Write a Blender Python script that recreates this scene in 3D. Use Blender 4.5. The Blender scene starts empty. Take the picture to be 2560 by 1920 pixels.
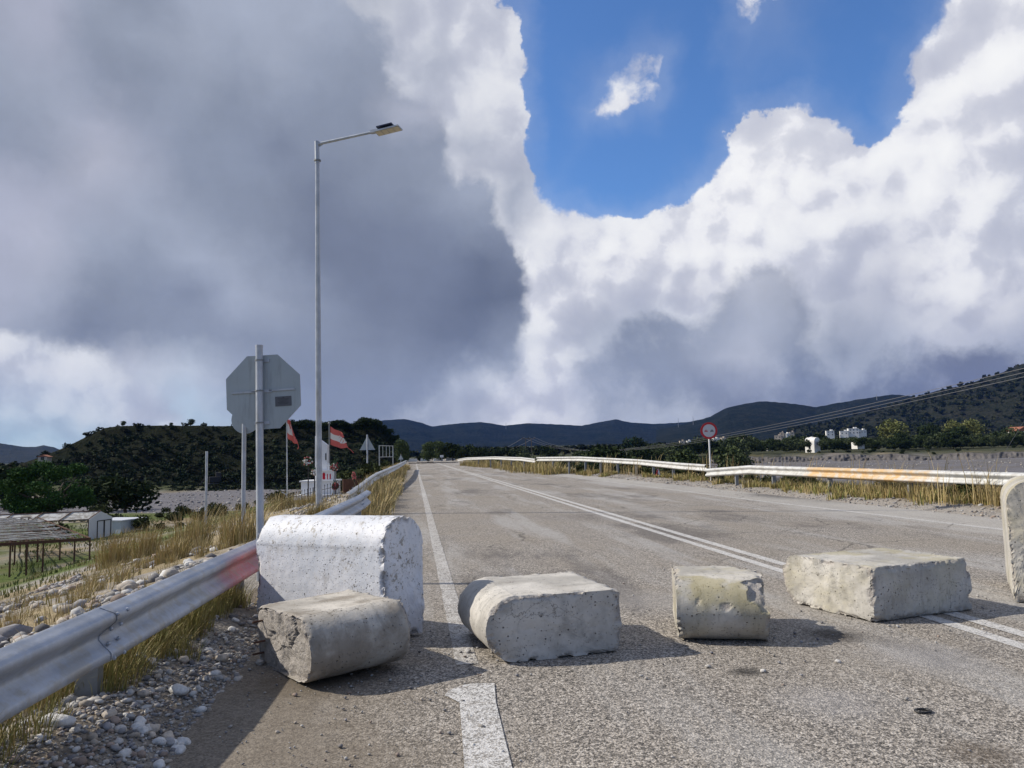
import bpy, bmesh, math, random
import numpy as np
from mathutils import Matrix, Vector, noise as mn

random.seed(7)
RNG = np.random.default_rng(7)
SC = bpy.context.scene
COL = SC.collection
R = math.radians

# ------------------------------------------------------------------ camera
FPX, CX, CY, CAMH = 1920.0, 1280.0, 960.0, 1.4
YAW, ROLL = R(7.33), R(1.3)
PIT = math.atan(175.4 * math.cos(ROLL) / FPX)
cf = np.array([math.sin(YAW) * math.cos(PIT), math.cos(YAW) * math.cos(PIT), math.sin(PIT)])
_r0 = np.array([math.cos(YAW), -math.sin(YAW), 0.0]); _u0 = np.cross(_r0, cf)
cr = math.cos(ROLL) * _r0 - math.sin(ROLL) * _u0
cu = math.sin(ROLL) * _r0 + math.cos(ROLL) * _u0
CC = np.array([0, 0, CAMH])

def ray(px, py): return cf + cr * (px - CX) / FPX - cu * (py - CY) / FPX
def G(px, py, z=0.0):
    d = ray(px, py); return CC + d * ((z - CAMH) / d[2])
def D(px, py, dep): return CC + ray(px, py) * dep

cam = bpy.data.cameras.new('camera')
cam.sensor_width = 36; cam.lens = 27.0; cam.clip_start = 0.05; cam.clip_end = 20000
camo = bpy.data.objects.new('camera', cam); COL.objects.link(camo)
m = Matrix(((cr[0], cu[0], -cf[0], 0), (cr[1], cu[1], -cf[1], 0), (cr[2], cu[2], -cf[2], CAMH), (0, 0, 0, 1)))
camo.matrix_world = m
SC.camera = camo

SC.view_settings.view_transform = 'Standard'; SC.view_settings.look = 'None'
SC.view_settings.gamma = 1; SC.view_settings.exposure = 0.0; SC.view_settings.use_curve_mapping = False
SC.cycles.max_bounces = 5; SC.cycles.transparent_max_bounces = 12; SC.cycles.volume_bounces = 0
SC.cycles.use_denoising = True

SUN_EL = R(37.0); SUN_DIR = R(164.0)       # direction towards the sun, counter-clockwise from +X
sx, sy, sz = math.cos(SUN_DIR) * math.cos(SUN_EL), math.sin(SUN_DIR) * math.cos(SUN_EL), math.sin(SUN_EL)
sl = bpy.data.lights.new('sun', 'SUN'); sl.energy = 5.0; sl.angle = R(0.53); sl.color = (1, 0.93, 0.82)
so = bpy.data.objects.new('sun', sl); COL.objects.link(so)
so.rotation_euler = Vector((sx, sy, sz)).to_track_quat('Z', 'Y').to_euler(); so.location = (-20, 5, 20)

# ------------------------------------------------------------------ node helper
class NT:
    def __init__(s, tree): s.t = tree; tree.nodes.clear()
    def n(s, kind, ins=None, **kw):
        nd = s.t.nodes.new(kind)
        for k, v in kw.items(): setattr(nd, k, v)
        for k, v in (ins or {}).items(): s.put(nd.inputs[k], v)
        return nd
    def put(s, sock, v):
        if isinstance(v, bpy.types.NodeSocket): s.t.links.new(v, sock)
        elif isinstance(v, bpy.types.Node): s.t.links.new(v.outputs[0], sock)
        else:
            if sock.type == 'RGBA' and hasattr(v, '__len__') and len(v) == 3: v = (*v, 1)
            if sock.type == 'RGBA' and not hasattr(v, '__len__'): v = (v, v, v, 1)
            if sock.type == 'VECTOR' and not hasattr(v, '__len__'): v = (v, v, v)
            sock.default_value = v
    def math(s, op, a, b=0.0, c=0.0, clamp=False):
        nd = s.n('ShaderNodeMath', operation=op, use_clamp=clamp)
        s.put(nd.inputs[0], a); s.put(nd.inputs[1], b); s.put(nd.inputs[2], c)
        return nd.outputs[0]
    def vm(s, op, a, b=None, sc=None):
        nd = s.n('ShaderNodeVectorMath', operation=op)
        s.put(nd.inputs[0], a)
        if b is not None: s.put(nd.inputs[1], b)
        if sc is not None: s.put(nd.inputs['Scale'], sc)
        return nd.outputs[1] if op in ('LENGTH', 'DOT_PRODUCT', 'DISTANCE') else nd.outputs[0]
    def noise(s, vec, scale, detail=4, rough=0.55, dist=0.0, color=False):
        nd = s.n('ShaderNodeTexNoise', {'Vector': vec, 'Scale': scale, 'Detail': detail, 'Roughness': rough, 'Distortion': dist})
        return nd.outputs['Color' if color else 'Fac']
    def vor(s, vec, scale, feature='F1', detail=0, out='Distance', smooth=None):
        nd = s.n('ShaderNodeTexVoronoi', {'Vector': vec, 'Scale': scale}, feature=feature)
        if detail: nd.inputs['Detail'].default_value = detail
        if smooth is not None: nd.inputs['Smoothness'].default_value = smooth
        return nd.outputs[out]
    def ss(s, v, a, b, o0=0.0, o1=1.0):
        nd = s.n('ShaderNodeMapRange', {0: v, 1: a, 2: b, 3: o0, 4: o1}, interpolation_type='SMOOTHSTEP')
        return nd.outputs[0]
    def lin(s, v, a, b, o0=0.0, o1=1.0):
        nd = s.n('ShaderNodeMapRange', {0: v, 1: a, 2: b, 3: o0, 4: o1}); return nd.outputs[0]
    def mix(s, f, a, b, mode='MIX'):
        nd = s.n('ShaderNodeMix', data_type='RGBA', blend_type=mode)
        s.put(nd.inputs[0], f); s.put(nd.inputs[6], a); s.put(nd.inputs[7], b); return nd.outputs[2]
    def ramp(s, f, stops):
        nd = s.n('ShaderNodeValToRGB', {0: f}); cr_ = nd.color_ramp
        while len(cr_.elements) < len(stops): cr_.elements.new(1.0)
        for e, (p, c) in zip(cr_.elements, stops):
            e.position = p; e.color = c if len(c) == 4 else (*c, 1)
        return nd
    def sep(s, v):
        nd = s.n('ShaderNodeSeparateXYZ', {0: v}); return nd.outputs
    def comb(s, x, y, z):
        return s.n('ShaderNodeCombineXYZ', {0: x, 1: y, 2: z}).outputs[0]

def mat(name, color=None, rough=0.8, metal=0.0, build=None, spec=.35):
    """build(nt, pos) may return dict(color, rough, metal, height, dist)"""
    m_ = bpy.data.materials.new(name); m_.use_nodes = True
    nt = NT(m_.node_tree)
    out = nt.n('ShaderNodeOutputMaterial'); b = nt.n('ShaderNodeBsdfPrincipled')
    nt.t.links.new(b.outputs[0], out.inputs[0])
    b.inputs['Roughness'].default_value = rough; b.inputs['Metallic'].default_value = metal
    b.inputs['Specular IOR Level'].default_value = spec
    if color is not None: nt.put(b.inputs['Base Color'], color)
    if build:
        r_ = build(nt)
        if 'color' in r_: nt.put(b.inputs['Base Color'], r_['color'])
        if 'rough' in r_: nt.put(b.inputs['Roughness'], r_['rough'])
        if 'metal' in r_: nt.put(b.inputs['Metallic'], r_['metal'])
        if 'alpha' in r_: nt.put(b.inputs['Alpha'], r_['alpha'])
        if 'trans' in r_: nt.put(b.inputs['Transmission Weight'], r_['trans'])
        if 'height' in r_:
            bm_ = nt.n('ShaderNodeBump', {'Height': r_['height'], 'Distance': r_.get('dist', 0.01), 'Strength': r_.get('strength', 1.0)})
            nt.put(b.inputs['Normal'], bm_.outputs[0])
    return m_
def wpos(nt): return nt.n('ShaderNodeNewGeometry').outputs['Position']
def opos(nt): return nt.n('ShaderNodeTexCoord').outputs['Object']

# ------------------------------------------------------------------ sky
def s2l(c): return tuple(((v / 255) / 12.92 if v / 255 <= 0.04045 else ((v / 255 + 0.055) / 1.055) ** 2.4) for v in c)
PAL = dict(B=(215, 220, 232, 0), h=(212, 216, 228, .3), k=(214, 217, 228, .68), W=(244, 244, 247, 1), V=(228, 229, 236, 1), w=(210, 213, 224, 1), u=(218, 220, 230, .80),
           l=(190, 193, 208, 1), g=(160, 168, 186, 1), m=(138, 147, 166, 1), d=(120, 129, 150, 1), X=(101, 110, 131, 1), v=(120, 126, 147, 1),
           p=(178, 200, 216, 1), q=(200, 206, 218, 1), o=(172, 176, 194, 1))
SKY_Y = [-80, 0, 80, 160, 240, 320, 400, 480, 560, 640, 720, 800, 860, 920, 1000]
SKY = [  # one letter every 100 display px from -100 to 2300
 'ooogmggggmwwwBBBBuwBBhVVV',
 'ooogmggggmwwwBBBBuuBBhVVV',
 'ggomggggggwwwBBuBukBBuVVV',
 'gggmmgmgmmgwwBkuBBBBBVVVV',
 'mmgommmmmmlwwBuuBVVuBVVVV',
 'mmmlommdmmmgwBhBBWWWuWVVw',
 'oooogmmmdmmgghBBuWVVVVVww',
 'ooogggmmdddmguwVWWVVwVVww',
 'oolgmggmdddXdwVVVVwwlVVww',
 'oogmmdggmddXXVVwlwwwlVVll',
 'llgdmmmmmmdXmwgmggmmgloog',
 'wwwwwqgmmmmmgVgmgwmdmvvvv',
 'qqqqwpgmmmmgVwggmddddvvvv',
 'ppppqppmmmmgwlggmvvvvvvvv',
 'ppppppppmmmgwlggmvvvvvvvv']
# letters of the near, shaded cloud layer (upper case marks the cell as belonging to it)
SKY_NEAR = [  # '#' where the dark near layer stands
 '#########................',
 '#########................',
 '##########...............',
 '##########...............',
 '###########..............',
 '###########..............',
 '############.............',
 '############.............',
 '#############............',
 '#############....##......',
 '.############..####......',
 '....#########.#####.#####',
 '.....######...###########',
 '.....######......########',
 '.....######.....#########']
def sky_grid():
    far, near = [], []
    for j, yy in enumerate(SKY_Y):
        for i in range(25):
            ch = SKY[j][i]; isn = SKY_NEAR[j][i] == '#'
            d = ray((i - 1) * 100 * 1.1573, yy * 1.1573)
            d = d / np.linalg.norm(d)
            az = math.degrees(math.atan2(d[0], d[1])); el = math.degrees(math.asin(d[2]))
            c = PAL[ch]; e = PAL['q' if j > 9 else ('w' if j < 6 else 'V')] if isn else c
            far.append((az, el, *s2l(e[:3]), e[3]))
            if isn or any(SKY_NEAR[b][a] == '#' for a in range(max(0, i - 2), min(25, i + 3)) for b in range(max(0, j - 1), min(15, j + 2))):
                nc = c if isn else PAL['m' if i < 14 else 'd']
                near.append((az, el, *s2l(nc[:3]), 1.0 if isn else 0.0))
            else: near.append((az, el, *s2l(PAL['m'][:3]), 0.0))
    return np.array(far), np.array(near)
AZ0, AZ1, NA = -36.0, 54.0, 32
EL0, EL1, NE = -1.5, 40.5, 17
def build_world():
    w = bpy.data.worlds.new('World'); SC.world = w; w.use_nodes = True
    nt = NT(w.node_tree)
    tc = nt.n('ShaderNodeTexCoord').outputs['Generated']
    x, y, z = nt.sep(tc)[:3]
    wn = nt.noise(tc, 2.6, 3, 0.5, color=True)
    wn2 = nt.noise(tc, 11.0, 8, 0.62, color=True)
    w1 = nt.vm('SUBTRACT', wn, (0.5, 0.5, 0.5)); w2 = nt.vm('SUBTRACT', wn2, (0.5, 0.5, 0.5))
    wp = nt.vm('ADD', nt.vm('SCALE', w1, sc=0.03), nt.vm('SCALE', w2, sc=0.075))
    d2 = nt.vm('ADD', tc, wp)
    x2, y2, z2 = nt.sep(d2)[:3]
    az = nt.math('MULTIPLY', nt.math('ARCTAN2', x2, y2), 180 / math.pi)
    el = nt.math('MULTIPLY', nt.math('ARCSINE', z2), 180 / math.pi)
    fa = nt.lin(az, AZ0, AZ1)
    def layer(pts, sg, fa, el):
        col = alp = None
        for j in range(NE):
            e = EL0 + (EL1 - EL0) * j / (NE - 1)
            stops = []
            for i in range(NA):
                a = AZ0 + (AZ1 - AZ0) * i / (NA - 1)
                dd = ((pts[:, 0] - a)) ** 2 + ((pts[:, 1] - e)) ** 2
                wgt = np.exp(-dd / (2 * sg ** 2)) + 1e-6 / (dd + 1)
                v = (pts[:, 2:] * wgt[:, None]).sum(0) / wgt.sum()
                stops.append((i / (NA - 1), tuple(v)))
            rp = nt.ramp(fa, stops)
            if col is None: col, alp = rp.outputs[0], rp.outputs[1]
            else:
                f = nt.lin(el, e - (EL1 - EL0) / (NE - 1), e)
                col = nt.mix(f, col, rp.outputs[0])
                nd = nt.n('ShaderNodeMix', data_type='FLOAT'); nt.put(nd.inputs[0], f); nt.put(nd.inputs[2], alp); nt.put(nd.inputs[3], rp.outputs[1]); alp = nd.outputs[0]
        return col, alp
    gfar, gnear = sky_grid()
    col, alp = layer(gfar, 1.3, fa, el)
    ncol, nalp = layer(gnear, 1.2, fa, el)
    # the rest of the sky: the same broken cloud, even all round
    gn = nt.noise(tc, 2.2, 6, 0.55)
    gcol = nt.mix(nt.ss(gn, .35, .65), s2l((128, 139, 163)), s2l((194, 198, 210)))
    galp = nt.ss(nt.noise(nt.vm('ADD', tc, (3, 1, 2)), 2.0, 4, .5), .36, .5, 0.2, 1.0)
    dist = nt.math('ABSOLUTE', nt.math('SUBTRACT', nt.math('MULTIPLY', nt.math('ARCTAN2', x, y), 180 / math.pi), 8.0))
    gm = nt.math('MAXIMUM', nt.ss(dist, 42, 85), nt.ss(z, 0.66, 0.9))
    col = nt.mix(gm, col, gcol)
    nalp = nt.math('MULTIPLY', nalp, nt.math('SUBTRACT', 1.0, gm))
    nd = nt.n('ShaderNodeMix', data_type='FLOAT'); nt.put(nd.inputs[0], gm); nt.put(nd.inputs[2], alp); nt.put(nd.inputs[3], galp); alp = nd.outputs[0]
    # billows: bright puffs and grey hollows, lit from the sun's side
    sunv = (sx * .02, sy * .02, sz * .02 + .012)
    dw = nt.vm('ADD', tc, nt.vm('SCALE', w2, sc=0.05))
    def puff(v):
        a_ = nt.vor(v, 9)
        b_ = nt.vor(v, 26)
        n_ = nt.noise(v, 9, 7, .6)
        return nt.math('ADD', nt.math('ADD', nt.math('MULTIPLY', a_, -.75), nt.math('MULTIPLY', b_, -.33)), nt.math('MULTIPLY', n_, .95))
    p0 = puff(dw); p1 = puff(nt.vm('ADD', dw, sunv))
    emb = nt.math('SUBTRACT', p0, p1)
    lum = nt.n('ShaderNodeRGBToBW', {0: col}).outputs[0]
    pw = nt.ss(lum, .38, .82, .06, 1.0)
    emb = nt.math('MULTIPLY', nt.math('MULTIPLY', emb, pw), 2.8)
    big = nt.math('MULTIPLY', nt.math('SUBTRACT', nt.noise(nt.vm('ADD', dw, (7, 3, 5)), 3.6, 8, .55), .50), nt.math('ADD', nt.math('MULTIPLY', pw, .65), .35))
    lowv = nt.math('ADD', emb, big)
    sh = nt.math('MULTIPLY', lowv, -2.0)
    sh = nt.math('DIVIDE', nt.math('MAXIMUM', sh, 0.0), nt.math('ADD', nt.math('MAXIMUM', sh, 0.0), .8))      # soft knee, hollows
    hi = nt.math('MULTIPLY', lowv, 2.0)
    hi = nt.math('DIVIDE', nt.math('MAXIMUM', hi, 0.0), nt.math('ADD', nt.math('MAXIMUM', hi, 0.0), 1.0))
    shaded = nt.mix(1.0, col, (.60, .625, .71), 'MULTIPLY')
    cloud = nt.mix(sh, col, shaded)
    cloud = nt.mix(nt.math('MULTIPLY', hi, pw), cloud, (1.02, 1.02, 1.0))
    an = nt.math('MULTIPLY', nt.math('SUBTRACT', nt.noise(dw, 7, 10, .62), .5), 1.5)
    pa = nt.math('MULTIPLY', nt.math('ADD', p0, -.38), .35)
    ca = nt.math('ADD', nt.math('ADD', alp, an), pa)
    cov = nt.ss(ca, .42, nt.lin(alp, .45, .80, .95, .53))
    veil = nt.math('MULTIPLY', nt.ss(nt.math('ADD', alp, nt.math('MULTIPLY', an, .5)), .10, .80), .16)
    cov = nt.math('MAXIMUM', cov, veil)
    # near shaded layer with its own ragged edge, lit thin rims
    nsm = nt.math('MULTIPLY', nt.math('SUBTRACT', nt.noise(nt.vm('ADD', dw, (7, 3, 5)), 5.0, 9, .58), .48), .75)
    nf = nt.math('ADD', 1.0, nsm)
    nearc = nt.mix(1.0, ncol, nt.comb(nf, nf, nf), 'MULTIPLY')
    na = nt.math('ADD', nalp, nt.math('MULTIPLY', nt.math('SUBTRACT', nt.noise(nt.vm('ADD', dw, (2, 8, 1)), 8, 10, .60), .5), 1.3))
    na = nt.ss(na, .36, nt.lin(z, .02, .20, 1.05, .74))
    cloud = nt.mix(na, cloud, nearc)
    cov = nt.math('MAXIMUM', cov, na)
    sky = nt.n('ShaderNodeTexSky', sky_type='NISHITA', sun_disc=False, sun_elevation=SUN_EL, sun_rotation=math.atan2(sx, sy), air_density=1.0, dust_density=0.6, ozone_density=2.0)
    blue = nt.mix(1.0, sky.outputs[0], (0.80, 1.16, 1.62), 'MULTIPLY')
    cl10 = nt.vm('SCALE', cloud, sc=1 / 0.1)
    fin = nt.mix(cov, blue, cl10)
    bg = nt.n('ShaderNodeBackground', {0: fin, 1: 0.1})
    out = nt.n('ShaderNodeOutputWorld'); nt.t.links.new(bg.outputs[0], out.inputs[0])
    w.cycles.sampling_method = 'MANUAL'; w.cycles.sample_map_resolution = 512
build_world()

# ------------------------------------------------------------------ mesh helpers
def tag(o, label=None, cat=None, group=None, kind=None):
    if label: o['label'] = label
    if cat: o['category'] = cat
    if group: o['group'] = group
    if kind: o['kind'] = kind
    return o
def link(name, me, parent=None, loc=None):
    o = bpy.data.objects.new(name, me); COL.objects.link(o)
    if loc is not None: o.location = loc
    if parent: o.parent = parent
    return o
def thing(name, label, cat, loc=(0, 0, 0), rotz=0.0, group=None):
    o = bpy.data.objects.new(name, None); COL.objects.link(o); o.empty_display_size = .2
    o.location = loc; o.rotation_euler = (0, 0, rotz)
    return tag(o, label, cat, group)
def mesh_tri(name, V, T, mats, col=None, smooth=False, mi=None):
    V = np.asarray(V, np.float32); T = np.asarray(T, np.int32)
    me = bpy.data.meshes.new(name)
    me.vertices.add(len(V)); me.vertices.foreach_set('co', V.ravel())
    k = T.shape[1]
    me.loops.add(T.size); me.loops.foreach_set('vertex_index', T.ravel())
    me.polygons.add(len(T)); me.polygons.foreach_set('loop_start', np.arange(len(T), dtype=np.int32) * k)
    me.polygons.foreach_set('loop_total', np.full(len(T), k, np.int32))
    if mi is not None: me.polygons.foreach_set('material_index', np.asarray(mi, np.int32))
    me.polygons.foreach_set('use_smooth', np.full(len(T), smooth, bool))
    for m_ in (mats if isinstance(mats, (list, tuple)) else [mats]): me.materials.append(m_)
    if col is not None:
        ca = me.color_attributes.new('Col', 'FLOAT_COLOR', 'POINT')
        c4 = np.ones((len(V), 4), np.float32); c4[:, :3] = col
        ca.data.foreach_set('color', c4.ravel())
    me.update(calc_edges=True); me.validate()
    return me
class MB:
    def __init__(s): s.v = []; s.f = []
    def add(s, v, f):
        n = len(s.v); s.v += [tuple(p) for p in v]; s.f += [tuple(i + n for i in q) for q in f]; return s
    def box(s, c, d, rz=0.0, mtx=None):
        x, y, z = d[0] / 2, d[1] / 2, d[2] / 2
        vs = [(a * x, b * y, e * z) for e in (-1, 1) for b in (-1, 1) for a in (-1, 1)]
        if mtx is not None: vs = [tuple(mtx @ Vector(p)) for p in vs]
        c_, s_ = math.cos(rz), math.sin(rz)
        vs = [(c[0] + p[0] * c_ - p[1] * s_, c[1] + p[0] * s_ + p[1] * c_, c[2] + p[2]) for p in vs]
        return s.add(vs, [(0, 2, 3, 1), (4, 5, 7, 6), (0, 1, 5, 4), (2, 6, 7, 3), (0, 4, 6, 2), (1, 3, 7, 5)])
    def bar(s, a, b, w, h=None, n=4, taper=1.0, rot=0.0):
        """prism from a to b, n sides, radius w/2"""
        a, b = Vector(a), Vector(b); d = (b - a).normalized()
        up = Vector((0, 0, 1)) if abs(d.z) < .95 else Vector((0, 1, 0))
        e1 = d.cross(up).normalized(); e2 = e1.cross(d).normalized()
        h = h or w
        vs = []
        if n == 4:
            for p, k in ((a, 1), (b, taper)):
                for i, j in ((-1, -1), (1, -1), (1, 1), (-1, 1)): vs.append(p + e1 * i * w / 2 * k + e2 * j * h / 2 * k)
        else:
            for p, k in ((a, 1), (b, taper)):
                for i in range(n):
                    t = 2 * math.pi * i / n + rot; vs.append(p + e1 * math.cos(t) * w / 2 * k + e2 * math.sin(t) * h / 2 * k)
        f = [(i, (i + 1) % n, n + (i + 1) % n, n + i) for i in range(n)] + [tuple(range(n))[::-1], tuple(range(n, 2 * n))]
        return s.add(vs, f)
    def tube(s, pts, r, n=6):
        for a, b in zip(pts[:-1], pts[1:]): s.bar(a, b, 2 * r, n=n)
        return s
    def prism(s, poly, y0, y1):
        """polygon in xz extruded along y"""
        n = len(poly); vs = [(p[0], y0, p[1]) for p in poly] + [(p[0], y1, p[1]) for p in poly]
        return s.add(vs, [tuple(range(n)), tuple(range(n, 2 * n))[::-1]] + [(i, i + n, (i + 1) % n + n, (i + 1) % n) for i in range(n)])
    def ball(s, c, r, nu=8, nv=5, sc=(1, 1, 1)):
        vs = [(c[0], c[1], c[2] - r * sc[2])]
        for j in range(1, nv):
            t = -math.pi / 2 + math.pi * j / nv
            for i in range(nu):
                p = 2 * math.pi * i / nu
                vs.append((c[0] + r * sc[0] * math.cos(t) * math.cos(p), c[1] + r * sc[1] * math.cos(t) * math.sin(p), c[2] + r * sc[2] * math.sin(t)))
        vs.append((c[0], c[1], c[2] + r * sc[2])); f = []
        for i in range(nu):
            f.append((0, 1 + (i + 1) % nu, 1 + i)); L = 1 + (nv - 2) * nu
            f.append((len(vs) - 1, L + i, L + (i + 1) % nu))
            for j in range(nv - 2):
                a = 1 + j * nu; f.append((a + i, a + (i + 1) % nu, a + nu + (i + 1) % nu, a + nu + i))
        return s.add(vs, f)
    def build(s, name, m_, parent=None, smooth=False, bevel=0.0):
        me = bpy.data.meshes.new(name); me.from_pydata(s.v, [], s.f); me.materials.append(m_)
        if smooth:
            me.polygons.foreach_set('use_smooth', np.ones(len(me.polygons), bool))
            try: me.set_sharp_from_angle(angle=R(40))
            except Exception: pass
        me.update()
        o = link(name, me, parent)
        if bevel:
            md = o.modifiers.new('bevel', 'BEVEL'); md.width = bevel; md.segments = 2; md.limit_method = 'ANGLE'
        return o

def vnoise(x, y, seed=0):
    xi, yi = np.floor(x).astype(np.int64), np.floor(y).astype(np.int64); fx, fy = x - xi, y - yi
    fx, fy = fx * fx * (3 - 2 * fx), fy * fy * (3 - 2 * fy)
    def h(a, b):
        n = (a * 374761393 + b * 668265263 + seed * 974711) & 0xffffffff
        n = ((n ^ (n >> 13)) * 1274126177) & 0xffffffff
        return ((n ^ (n >> 16)) & 0xffff) / 65535.0
    return (h(xi, yi) * (1 - fx) + h(xi + 1, yi) * fx) * (1 - fy) + (h(xi, yi + 1) * (1 - fx) + h(xi + 1, yi + 1) * fx) * fy
def fbm(x, y, o=4, seed=0):
    a, t, s = 0.5, 0.0, 0.0
    for i in range(o):
        t = t + a * vnoise(x * 2 ** i, y * 2 ** i, seed + i); s += a; a *= .5
    return t / s - 0.5
def sst(v, a, b):
    t = np.clip((v - a) / (b - a), 0, 1); return t * t * (3 - 2 * t)

# ------------------------------------------------------------------ terrain
RVY0, RVY1 = 84.0, 150.0
def T(X, Y):
    X = np.asarray(X, float); Y = np.asarray(Y, float)
    wob = fbm(X * .05, Y * .05, 3, 3)
    l = -X - 2.6 + .75 * sst(Y, 12, 20) + wob * 1.2 * sst(-X, 4, 9)
    zl = -.235 * np.clip(l, 0, None); zl = np.maximum(zl, -3.6) + 0.0
    rr = np.hypot(X, Y)
    zl = zl - 1.2 * sst(Y + wob * 12, 80, 92) * sst(-X, 4, 9)
    zl = zl + 1.4 * sst(rr, 170, 190) * (X < 0) * sst(-X, 4, 9)
    r_ = X - 13.6 + wob * 1.5
    zr = -3.7 * sst(r_, 0, 7)
    bank = sst(rr + wob * 16 + fbm(X * .25, Y * .25, 3, 52) * 7 * (X > 20), 306, 313)
    far = (2.4 + fbm(X * .02, Y * .02, 3, 51) * 1.6) * bank + np.clip(rr - 308, 0, None) * .012
    zr = zr + far * sst(X, 8, 30)
    zl = zl + np.clip(rr - 308, 0, None) * .004
    z = np.where(X < 4, zl, zr)
    # the break in the road
    g = sst(Y, 149, 151.5) * (1 - sst(Y, 158, 161)); z = np.where(np.abs(X - 4) < 12, z - 2.8 * g, z)
    core = sst(X, -1.45, -1.0) * (1 - sst(X, 10.3, 10.9)) * (Y < 420)
    det = fbm(X * 1.3, Y * 1.3, 4, 9) * .10 + fbm(X * 6, Y * 6, 2, 5) * .035 * (rr < 40)
    big = fbm(X * .12, Y * .12, 3, 21) * .5 * sst(-X, 8, 16) + fbm(X * .05, Y * .05, 4, 2) * 1.2 * sst(X, 20, 60) * (1 - sst(rr, 296, 306))
    z = z + (det + big) * (1 - core)
    berm = .13 * np.exp(-((X + 1.75) / .38) ** 2) * (1 - sst(Y, 6.5, 9)) + .03
    rb = .10 * sst(X, 10.7, 11.6)
    z = z + berm * (X < -1.0) + rb * (X > 10.4) * (X < 16)
    return z - .08 * core
def Tz(x, y): return float(T(np.array([x]), np.array([y]))[0])

def axis(lo, hi, a, b, st, grow):
    v = list(np.arange(a, b + 1e-6, st)); s_ = st; p = a
    while p > lo: s_ *= grow; p -= s_; v.insert(0, p)
    s_ = st; p = b
    while p < hi: s_ *= grow; p += s_; v.append(p)
    return np.array(v)
xs = np.unique(np.round(np.concatenate([axis(-5200, -.7, -6.5, -.8, .06, 1.045)[:-1], np.array([-.6, 0, 3, 6, 9, 10.2]), axis(10.3, 5200, 10.4, 19, .22, 1.05)]), 4))
ys = np.concatenate([[-400, -100, -20, -5], axis(1.2, 5200, 1.6, 12, .08, 1.03)])
ys = np.unique(np.round(ys[(ys < 5300)], 4))
XX, YY = np.meshgrid(xs, ys); ZZ = T(XX, YY)
nx, ny = len(xs), len(ys)
V = np.stack([XX, YY, ZZ], -1).reshape(-1, 3)
idx = np.arange(nx * ny).reshape(ny, nx)
Q = np.stack([idx[:-1, :-1], idx[:-1, 1:], idx[1:, 1:], idx[1:, :-1]], -1).reshape(-1, 4)
def ground_color(X, Y):
    n1 = fbm(X * .5, Y * .5, 4, 31) + .5; n2 = fbm(X * .12, Y * .12, 4, 37) + .5
    grav = np.array([.30, .275, .245]); dry = np.array([.27, .21, .11]); green = np.array([.085, .115, .03]); river = np.array([.150, .146, .158]); dirt = np.array([.16, .125, .085])
    rr = np.hypot(X, Y)
    c = np.broadcast_to(grav, X.shape + (3,)).copy()
    def bl(c, t, k): k = np.clip(k, 0, 1)[..., None]; return c * (1 - k) + t * k
    # left bank: gravel and dry grass, turning green on the field
    c = bl(c, dry, sst(-X, 2.2, 4) * sst(n1, .42, .6) * .8)
    c = bl(c, green, sst(-X, 7, 13) * sst(n2, .38, .52) * (Y < 90))
    c = bl(c, dirt, sst(-X, 6, 12) * sst(n1, .55, .7) * .5)
    c = bl(c, river, sst(Y + (n2 - .5) * 20, 80, 88) * sst(-X, 4, 9) * (1 - sst(rr, 165, 178)))
    c = bl(c, np.array([.05, .06, .025]), sst(rr, 170, 180) * (X < 0) * sst(-X, 3, 8))
    c = bl(c, np.array([.09, .12, .035]), sst(Y, 40, 50) * (1 - sst(Y, 74, 82)) * sst(-X, 3.5, 6) * (1 - sst(-X, 12, 18)))
    # right verge and river plain
    c = bl(c, dry * .9, sst(X, 11.2, 12.2) * sst(n1, .35, .5))
    c = bl(c, river, sst(X, 15, 20) * (1 - sst(rr, 309, 314)))
    c = bl(c, np.array([.13, .12, .11]), sst(X, 15, 20) * (1 - sst(rr, 300, 306)) * sst(n2, .47, .60) * .8)
    c = bl(c, np.array([.05, .055, .03]), sst(rr, 311, 316) * (X > -3))
    c = bl(c, dirt, (np.abs(X - 4) < 12) * sst(Y, 148, 150) * (1 - sst(Y, 159, 162)))
    c = bl(c, np.array([.19, .16, .125]), (X > -1.7) * (X < -.6) * (Y < 12) * sst(n1, .3, .6))
    return c
gc = ground_color(XX, YY).reshape(-1, 3)
def b_ground(nt):
    p = wpos(nt); c = nt.n('ShaderNodeVertexColor', layer_name='Col').outputs[0]
    n1 = nt.noise(p, 3, 8, .65); n2 = nt.noise(p, 45, 3, .6); n3 = nt.noise(p, .35, 6, .6)
    v = nt.vor(p, 38, out='Color'); vg = nt.n('ShaderNodeRGBToBW', {0: v}).outputs[0]
    f = nt.math('ADD', nt.math('MULTIPLY', n1, .9), nt.math('MULTIPLY', vg, .55))
    f = nt.math('ADD', f, nt.math('MULTIPLY', n3, .6)); f = nt.math('MULTIPLY', f, .97)
    c = nt.mix(1.0, c, nt.comb(f, f, f), 'MULTIPLY')
    c = nt.mix(nt.ss(n1, .5, .75, 0, .3), c, (.20, .16, .10))
    h = nt.math('ADD', nt.math('MULTIPLY', nt.vor(p, 38), -.5), nt.math('MULTIPLY', n2, .8))
    return dict(color=c, rough=.95, height=h, dist=.02)
M_ground = mat('ground', build=b_ground, spec=.1)
g = link('ground', mesh_tri('ground', V, Q, M_ground, gc, True)); tag(g, kind='structure')

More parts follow.
